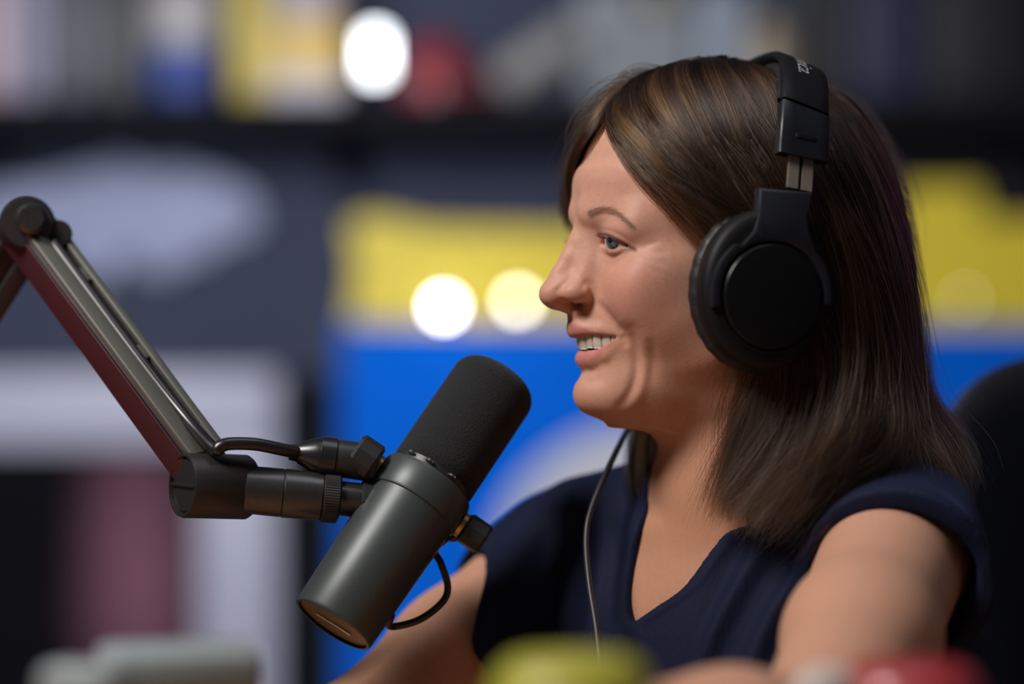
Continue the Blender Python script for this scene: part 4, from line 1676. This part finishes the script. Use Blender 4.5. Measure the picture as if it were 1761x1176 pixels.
cushion('backrest', 0.235, 0.37, 0.055, 0.0, -0.378)
V, Fc = [], []
seat_c = chair_pt(0, 0.27, -0.575)
R3 = Matrix(((CF[0], CF[1], 0), (-CF[1], CF[0], 0), (0, 0, 1))).transposed()
box('seat', leather, seat_c, (0.50, 0.50, 0.10), CH, 0.04, R3, 4)
lathe('gas_column', armd_m, Vector((seat_c.x, seat_c.y, FLOOR_Z + 0.08)), (0, 0, 1), [(0, 0.03), (0.2, 0.03), (0.2, 0.022), (0.32, 0.022)], 24, CH)
for k in range(5):
    an = 2 * math.pi * k / 5
    d = Vector((math.cos(an), math.sin(an), 0))
    b0 = Vector((seat_c.x, seat_c.y, FLOOR_Z + 0.095))
    lg = tube('base_leg', armd_m, [b0, b0 + d * 0.15 + Vector((0, 0, -0.005)), b0 + d * 0.29 + Vector((0, 0, -0.03))], [0.024, 0.016], 10, 10, CH)
    lathe('caster', black_p, b0 + d * 0.29 + Vector((-d.y * 0.02, d.x * 0.02, -0.067)), Vector((d.y, -d.x, 0)), [(0, 0.022), (0.004, 0.028), (0.036, 0.028), (0.04, 0.022)], 20, lg)

wood, nt, b = new_mat('warm_oak')
tcn = node(nt, 'ShaderNodeTexCoord')
mp = node(nt, 'ShaderNodeMapping')
mp.inputs['Scale'].default_value = (2, 26, 26)
nt.links.new(tcn.outputs['Object'], mp.inputs['Vector'])
nz = node(nt, 'ShaderNodeTexNoise', i_Scale=3.0, i_Detail=6.0, i_Distortion=0.6)
nt.links.new(mp.outputs['Vector'], nz.inputs['Vector'])
cr = node(nt, 'ShaderNodeValToRGB')
cr.color_ramp.elements[0].color = (0.30, 0.13, 0.045, 1)
cr.color_ramp.elements[1].color = (0.62, 0.33, 0.13, 1)
nt.links.new(nz.outputs['Fac'], cr.inputs['Fac'])
nt.links.new(cr.outputs['Color'], b.inputs['Base Color'])
b.inputs['Roughness'].default_value = 0.4
DESK = empty('desk', (-0.05, -0.45, FLOOR_Z), 'warm oak studio desk under her arms', 'desk')
box('desk_top', wood, (-0.15, -0.42, DESK_Z - 0.018), (1.5, 0.86, 0.036), DESK, 0.004)
for sx in (-0.84, 0.54):
    for sy in (-0.80, -0.06):
        box('leg', armd_m, (sx, sy, (FLOOR_Z + DESK_Z - 0.036) / 2), (0.05, 0.05, DESK_Z - 0.036 - FLOOR_Z), DESK, 0.003)


def tumbler(name, x, w, ytop, Y, m, lidm, label, cat, rim=None):
    t = px(x, ytop, Y)
    base = Vector((t.x, Y, DESK_Z))
    H = t.z - DESK_Z
    R = w / 2 * (DIST + Y) / FPX
    e = empty(name, base, label, cat)
    lathe('cup', m, base, (0, 0, 1), [(0, R * 0.74), (0.004, R * 0.78), (H * 0.80, R * 0.97), (H * 0.82, R * 0.97)], 56, e)
    pr = [(H * 0.82, R * 1.0), (H * 0.86, R * 1.02)]
    for k in range(1, 9):
        an = math.pi / 2 * k / 8
        pr.append((H * 0.86 + H * 0.14 * math.sin(an), R * (1.0 - 0.42 * (1 - math.cos(an)))))
    pr.append((H, R * 0.2))
    ld = lathe('lid', lidm, base, (0, 0, 1), pr, 56, e)
    lathe('spout', lidm, base + Vector((R * 0.25, -R * 0.2, H * 0.985)), (0, 0, 1), [(0, R * 0.13), (0.004, R * 0.12)], 20, ld)
    return e, base, H, R


olive = simple('olive_yellow', (0.36, 0.34, 0.035), 0.42, noise=0.1, nscale=30)
olive2 = simple('bright_yellow', (0.52, 0.46, 0.03), 0.4)
e, base, H, R = tumbler('travel_cup', 985, 300, 1128, -0.57, olive2, olive, 'blurred olive-yellow cup with domed lid nearest the lens', 'cup')
redc = simple('red_enamel', (0.34, 0.03, 0.035), 0.32, coat=0.3)
e, base, H, R = tumbler('mug', 1565, 270, 1140, -0.50, redc, redc, 'blurred red lidded mug with a pale highlight piece before her elbow', 'mug')
hx = base + Vector((-R * 0.95, -0.01, H * 0.62))
tube('highlight_piece', simple('pale_highlight', (0.62, 0.58, 0.56), 0.3), [hx + Vector((0.004, 0, 0.055)), hx + Vector((-0.012, -0.004, 0.054)), hx + Vector((-0.020, -0.006, 0.02)), hx + Vector((-0.014, -0.004, -0.03)), hx + Vector((0.006, 0, -0.04))], 0.008, 14, 40, e)  # bright highlight on the mug's left edge, modelled as a pale piece
# pale cartons at the lower left
for (x0, x1, yt, Y, ang, c, lab) in ((150, 470, 1108, -0.42, 0.25, (0.20, 0.25, 0.25), 'blurred pale grey-teal box with a lid, lower left on the desk'),
                                     (60, 230, 1142, -0.50, -0.3, (0.25, 0.27, 0.28), 'blurred small off-white box beside the grey-teal box')):
    a, b2 = px(x0, yt, Y), px(x1, yt, Y)
    w = b2.x - a.x
    H = a.z - DESK_Z
    c3 = Vector(((a.x + b2.x) / 2, Y, DESK_Z))
    e = empty('tissue_box', c3, lab, 'box')
    rot = Matrix.Rotation(ang, 3, 'Z')
    m1_ = simple('pale_board', c, 0.45)
    box('carton', m1_, c3 + Vector((0, 0, H * 0.43)), (w * 0.82, w * 0.5, H * 0.86), e, 0.004, rot)
    box('lid', simple('pale_lid', (0.27, 0.31, 0.32), 0.4), c3 + Vector((0, 0, H * 0.93)), (w * 0.86, w * 0.54, H * 0.14), e, 0.006, rot)
    box('printed_label', simple('teal_print', (0.05, 0.20, 0.20), 0.5), c3 + rot @ Vector((w * 0.1, -w * 0.252, H * 0.62)), (w * 0.35, 0.002, H * 0.2), e, 0, rot)
# ------------------------------------------------------------------ things along the back wall (far out of focus)
def bpx(x, y, dy=0.0):
    return px(x, y, YB + dy)


shelf_m = simple('shelf_black', (0.007, 0.007, 0.010), 0.7, spec=0.1)
shelf = empty('wall_shelf', bpx(880, 190), 'long black shelf with clutter on it across the back wall', 'shelf')
sL, sR = bpx(-120, 0).x, bpx(1900, 0).x
zt, zb = bpx(0, 172).z, bpx(0, 216).z
box('board', shelf_m, ((sL + sR) / 2, YB + 0.14, (zt + zb) / 2), (sR - sL, 0.36, zt - zb), shelf, 0.004)
for x in (-60, 560, 1180, 1800):
    c = bpx(x, 216)
    box('bracket', shelf_m, (c.x, YB + 0.22, c.z - 0.045), (0.02, 0.24, 0.09), shelf, 0.003)


def col_m(n, c, r=0.5, **k):
    return simple(n, c, r, **k)


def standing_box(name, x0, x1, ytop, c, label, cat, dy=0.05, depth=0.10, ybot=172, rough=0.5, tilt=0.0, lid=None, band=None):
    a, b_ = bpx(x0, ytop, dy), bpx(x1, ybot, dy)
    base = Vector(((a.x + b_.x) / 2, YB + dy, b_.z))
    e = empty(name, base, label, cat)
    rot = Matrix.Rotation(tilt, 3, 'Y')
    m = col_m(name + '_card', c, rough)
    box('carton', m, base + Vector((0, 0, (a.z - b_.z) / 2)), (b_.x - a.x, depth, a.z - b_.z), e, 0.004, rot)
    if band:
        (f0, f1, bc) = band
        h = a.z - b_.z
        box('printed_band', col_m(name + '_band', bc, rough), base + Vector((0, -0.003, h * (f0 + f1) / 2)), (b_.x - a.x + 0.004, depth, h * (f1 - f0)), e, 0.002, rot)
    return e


def standing_lathe(name, x, w, ytop, prof, mats, label, cat, dy=0.05, ybot=172):
    """prof: list of (part name, material, [(fraction of height, fraction of half width)...])"""
    t, b_ = bpx(x, ytop, dy), bpx(x, ybot, dy)
    H, R = t.z - b_.z, w / 2 * mm_px
    e = empty(name, b_, label, cat)
    for (pn, m, pr) in prof:
        lathe(pn, m, b_, (0, 0, 1), [(f * H, q * R) for f, q in pr], 32, e)
    return e


wht = col_m('white_card', (0.62, 0.62, 0.68), 0.5)
yel = col_m('yellow_card', (0.80, 0.58, 0.02), 0.5)
blu = col_m('blue_card', (0.015, 0.04, 0.22), 0.5)
redm = col_m('red_gloss', (0.22, 0.012, 0.02), 0.35)
standing_box('storage_carton', -60, 24, -40, (0.30, 0.20, 0.22), 'pinkish carton at the end of the wall shelf', 'carton')
standing_box('storage_carton', 30, 80, -40, (0.20, 0.19, 0.27), 'pale lilac carton beside the pinkish carton on the shelf', 'carton')
standing_box('storage_carton', 92, 165, -40, (0.03, 0.033, 0.05), 'dark slate carton on the wall shelf', 'carton')
standing_box('storage_carton', 175, 246, -40, (0.004, 0.004, 0.005), 'black carton between slate carton and white jar', 'carton')
standing_lathe('jar', 318, 125, -30, [('glass_body', col_m('jar_white', (0.36, 0.34, 0.33), 0.4), [(0.42, .96), (0.45, 1), (0.9, 1), (1.0, .8)]), ('jar_base', blu, [(0, .9), (0.02, 1), (0.43, 1)])], None, 'white jar with a blue lower half on the wall shelf', 'jar')
standing_box('storage_carton', 402, 466, -40, (0.42, 0.31, 0.015), 'mustard yellow carton next to the white and blue jar', 'carton', dy=0.08)
standing_box('storage_carton', 468, 590, 36, (0.52, 0.34, 0.06), 'orange-yellow carton with a pale base band on the shelf', 'carton', band=(0.0, 0.28, (0.45, 0.42, 0.45)))
standing_box('storage_carton', 480, 580, -50, (0.28, 0.24, 0.28), 'lilac carton resting on the orange-yellow carton', 'carton', ybot=36)
tube_glow_m = simple('tube_glow', (0.9, 0.92, 1.0), 0.4, emit=(0.90, 0.94, 1.0), estr=9.0)  # emissive tube that blurs into a bright upright capsule
e = empty('upright_glow', bpx(646, 172, -0.02), 'bright white upright glowing tube on the wall shelf', 'lamp')
b0 = bpx(646, 172, -0.02)
hz = bpx(646, 60, -0.02).z - b0.z
lathe('glow_base', shelf_m, b0, (0, 0, 1), [(0, 0.02), (0.012, 0.02), (0.02, 0.008), (bpx(646, 128, -0.02).z - b0.z, 0.008)], 24, e)
lathe('glowing_tube', tube_glow_m, b0, (0, 0, 1), [(bpx(646, 127, -0.02).z - b0.z, 0.012), (bpx(646, 122, -0.02).z - b0.z, 0.017), (bpx(646, 64, -0.02).z - b0.z, 0.017), (hz, 0.012)], 24, e)
# red helmet-like ball cap
c = bpx(755, 172, 0.06)
e = empty('cap', c, 'red ball cap on the wall shelf beside the glowing tube', 'cap')
capR = 62 * mm_px
lathe('crown', redm, c, (0, 0, 1), [(0, capR), (0.03, capR * 1.02), (capR * 0.9, capR * 0.92), (capR * 1.5, capR * 0.62), (capR * 1.75, capR * 0.2), (capR * 1.78, 0.002)], 32, e)
box('peak', redm, c + Vector((0.05, -0.09, 0.012)), (0.11, 0.12, 0.012), e, 0.005)
# pale shoe-like roll leaning to the left
e = empty('paper_roll', bpx(800, 165, 0.03), 'pale beige paper roll leaning diagonally on the shelf', 'roll')
p0, p1 = bpx(858, 146, 0.0), bpx(992, 60, 0.02)
lathe('sheet_roll', col_m('beige_paper', (0.26, 0.25, 0.23), 0.6), p0, p1 - p0, [(0, 0.034), (0.004, 0.037), ((p1 - p0).length - 0.004, 0.037), ((p1 - p0).length, 0.034)], 32, e)
lathe('roll_core', col_m('core_card', (0.20, 0.17, 0.13), 0.7), p0 - (p1 - p0).normalized() * 0.002, p1 - p0, [(0, 0.012), (0.01, 0.012)], 20, e)
standing_box('storage_carton', 1000, 1085, -20, (0.20, 0.22, 0.23), 'grey-green carton behind the leaning paper roll', 'carton', dy=0.12)
standing_box('storage_carton', 1092, 1190, 24, (0.17, 0.19, 0.20), 'light grey carton under a cream ball on the shelf', 'carton', dy=0.05)
sphere_c = bpx(1135, -8, 0.05)
e = empty('ball', bpx(1135, 24, 0.05), 'cream ball on top of the light grey carton', 'ball')
pr = [(0.0001 + 0.036 * (1 - math.cos(math.pi * k / 14)), max(0.0004, 0.036 * math.sin(math.pi * k / 14))) for k in range(15)]
lathe('ball_skin', col_m('cream', (0.33, 0.29, 0.20), 0.45), bpx(1135, 24, 0.05), (0, 0, 1), pr, 28, e, auto=80)
standing_box('storage_carton', 1198, 1280, -20, (0.22, 0.25, 0.30), 'pale blue-grey carton on the shelf above her head', 'carton', dy=0.06)
standing_lathe('jar', 1322, 84, 40, [('glass_body', col_m('jar_tan', (0.28, 0.22, 0.13), 0.35), [(0, .9), (0.03, 1), (0.7, 1), (0.82, .7)]), ('jar_lid', col_m('jar_lid_tan', (0.30, 0.25, 0.18), 0.4), [(0.82, .74), (1, .74)])], None, 'tan jar on the shelf above the headphones', 'jar')
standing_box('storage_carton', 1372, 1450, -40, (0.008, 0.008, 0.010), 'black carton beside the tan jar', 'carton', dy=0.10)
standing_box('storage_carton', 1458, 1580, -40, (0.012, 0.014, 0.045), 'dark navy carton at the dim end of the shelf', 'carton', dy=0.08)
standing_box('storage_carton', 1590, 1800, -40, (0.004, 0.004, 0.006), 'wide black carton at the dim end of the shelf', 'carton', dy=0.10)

# a pale cut-out emblem on the wall
pts = [(-40, 330), (10, 320), (60, 318), (110, 300), (165, 285), (205, 268), (250, 290), (310, 282), (360, 300), (405, 318), (440, 345), (445, 385), (420, 410), (380, 418), (352, 445), (315, 452), (285, 478), (245, 470), (222, 440), (196, 452), (180, 490), (150, 488), (120, 450), (60, 430), (10, 420), (-40, 425)]
ctr = bpx(200, 385, 0.30)
poly = [(bpx(a, b_, 0.30).x - ctr.x, bpx(a, b_, 0.30).z - ctr.z) for a, b_ in pts]
emb = prism('wall_emblem', col_m('emblem_lilac', (0.27, 0.30, 0.44), 0.6, noise=0.45, nscale=11), poly, 0.0, 0.025, None, 0.002)
emb.location = (ctr.x, YB + 0.315, ctr.z)
tag(emb, 'pale lilac cut-out emblem with ragged outline on the back wall', 'emblem')

# white-framed picture
fr_m = col_m('frame_white', (0.42, 0.42, 0.52), 0.45)
PIC = empty('framed_picture', bpx(150, 1400, 0.28), 'white-framed dark picture of a mauve figure behind the boom arm', 'picture')
yF = 0.28


def bar(name, x0, y0, x1, y1, m, dep, dy, par, bev=0.003):
    a, b_ = bpx(x0, y0, dy), bpx(x1, y1, dy)
    return box(name, m, ((a.x + b_.x) / 2, YB + dy, (a.z + b_.z) / 2), (abs(b_.x - a.x), dep, abs(a.z - b_.z)), par, bev)


bar('frame_top', -420, 642, 478, 768, fr_m, 0.05, yF, PIC)
bar('frame_side', 345, 768, 478, 1420, fr_m, 0.05, yF, PIC)
bar('frame_side', -420, 768, -290, 1420, fr_m, 0.05, yF, PIC)
bar('frame_bottom', -420, 1420, 478, 1540, fr_m, 0.05, yF, PIC)
pm, nt, b = new_mat('picture_print')
tcn = node(nt, 'ShaderNodeTexCoord')
mp = node(nt, 'ShaderNodeMapping')
nt.links.new(tcn.outputs['Object'], mp.inputs['Vector'])
fig_c = bpx(255, 960, yF)
mp.inputs['Location'].default_value = (-fig_c.x / 0.125, 0, -fig_c.z / 0.34)
mp.inputs['Scale'].default_value = (1 / 0.125, 0.0, 1 / 0.34)
gr = node(nt, 'ShaderNodeTexGradient', gradient_type='SPHERICAL')
nz = node(nt, 'ShaderNodeTexNoise', i_Scale=9.0, i_Detail=2.0)
nt.links.new(tcn.outputs['Object'], nz.inputs['Vector'])
ad = node(nt, 'ShaderNodeMix', data_type='VECTOR')
ad.inputs['Factor'].default_value = 0.25
nt.links.new(mp.outputs['Vector'], ad.inputs['A'])
nt.links.new(nz.outputs['Color'], ad.inputs['B'])
nt.links.new(ad.outputs['Result'], gr.inputs['Vector'])
cr = node(nt, 'ShaderNodeValToRGB')
cr.color_ramp.elements[0].color = (0.003, 0.0025, 0.005, 1)
cr.color_ramp.elements[1].color = (0.20, 0.085, 0.115, 1)
cr.color_ramp.elements[0].position = 0.02
cr.color_ramp.elements[1].position = 0.8
nt.links.new(gr.outputs['Color'], cr.inputs['Fac'])
nt.links.new(cr.outputs['Color'], b.inputs['Base Color'])
b.inputs['Roughness'].default_value = 0.8
b.inputs['Specular IOR Level'].default_value = 0.1
bar('print', -292, 766, 347, 1422, pm, 0.012, yF + 0.01, PIC, 0)
dk = slab('trim_1', ((bpx(530, 0, 0.30).x), YB + 0.335, bpx(0, 1000, 0.3).z), (0.108, 0.03, 0.85), col_m('dark_trim', (0.006, 0.007, 0.010), 0.8, spec=0.1))
tag(dk, 'dark upright trim between picture and blue banner', kind='structure')

# blue banner with a yellow header
BAN = empty('banner', bpx(1150, 1500, 0.25), 'large blue banner with yellow header and pale ring behind the woman', 'banner')
blue_m = col_m('banner_blue', (0.0, 0.12, 0.64), 0.8, spec=0.08)
yell_m = col_m('banner_yellow', (0.74, 0.57, 0.03), 0.55)
bar('blue_field', 588, 548, 1990, 1600, blue_m, 0.02, 0.25, BAN)
hp_ = [(600, 556), (606, 500), (612, 470), (605, 420), (600, 385), (640, 372), (690, 380), (730, 392), (960, 396), (1250, 392), (1420, 390), (1540, 372), (1556, 322), (1680, 320), (1694, 378), (1990, 382), (1990, 562), (1300, 560)]
c0 = bpx(1150, 460, 0.235)
poly = [(bpx(a, b_, 0.235).x - c0.x, bpx(a, b_, 0.235).z - c0.z) for a, b_ in hp_]
yh = prism('yellow_header', yell_m, poly, -0.008, 0.004, None, 0.0, Matrix.Translation((c0.x, YB + 0.235, c0.z)))
adopt(yh, BAN)
# pale ring printed on the blue
rc, RO, RI = bpx(1120, 1010, 0.235), 300 * mm_px, 165 * mm_px
V, Fc = [], []
for k in range(96):
    an = 2 * math.pi * k / 96
    for r in (RI, RO):
        for yy in (-0.012, 0.004):
            V.append((rc.x + r * math.cos(an), YB + 0.24 + yy, rc.z + r * math.sin(an)))
for k in range(96):
    q, p = k * 4, ((k + 1) % 96) * 4
    Fc += [(q, p, p + 2, q + 2), (q + 1, q + 3, p + 3, p + 1), (q, q + 1, p + 1, p), (q + 2, p + 2, p + 3, q + 3)]
rg = mesh_obj('pale_ring', V, Fc, col_m('ring_white', (0.55, 0.55, 0.60), 0.55), None, False)
adopt(rg, BAN)


def glow_dot(x, y, r, strength, colr, label):  # small emissive ball that blurs into a round disc
    c = bpx(x, y, 0.16)
    e = empty('bright_spot', c, label, 'lamp', 'small glowing balls along the yellow header')
    g = simple('dot_glow', colr, 0.4, emit=colr, estr=strength)
    pr = [(0.0001 + r * (1 - math.cos(math.pi * k / 12)), max(0.0003, r * math.sin(math.pi * k / 12))) for k in range(13)]
    lathe('glow_dot', g, c - Vector((0, r, 0)), (0, 1, 0), pr, 20, e, auto=80)
    lathe('socket', shelf_m, c + Vector((0, r * 0.7, 0)), (0, 1, 0), [(0, r * 0.6), (0.075, r * 0.6)], 16, e)


glow_dot(763, 528, 0.0125, 26.0, (0.96, 0.97, 1.0), 'bright round glow before the yellow header, nearest the microphone')
glow_dot(890, 518, 0.0125, 13.0, (1.0, 0.96, 0.80), 'soft round glow before the yellow header, close to her nose')
glow_dot(1660, 515, 0.008, 2.2, (1.0, 0.93, 0.65), 'faint round glow before the yellow header, behind her hair')

# dark panel added to deepen the dim side of the wall
a, b_ = bpx(1430, 224, 0.30), bpx(2100, 420, 0.30)
ap = box('dim_wall_panel', col_m('dim_wall_dark', (0.010, 0.010, 0.016), 0.95, bump=0.4, bscale=300), ((a.x + b_.x) / 2, YB + 0.325, (a.z + b_.z) / 2), (b_.x - a.x, 0.05, a.z - b_.z), None, 0.006)
tag(ap, 'dark panel added for the dim part of the wall behind her hair', 'panel')
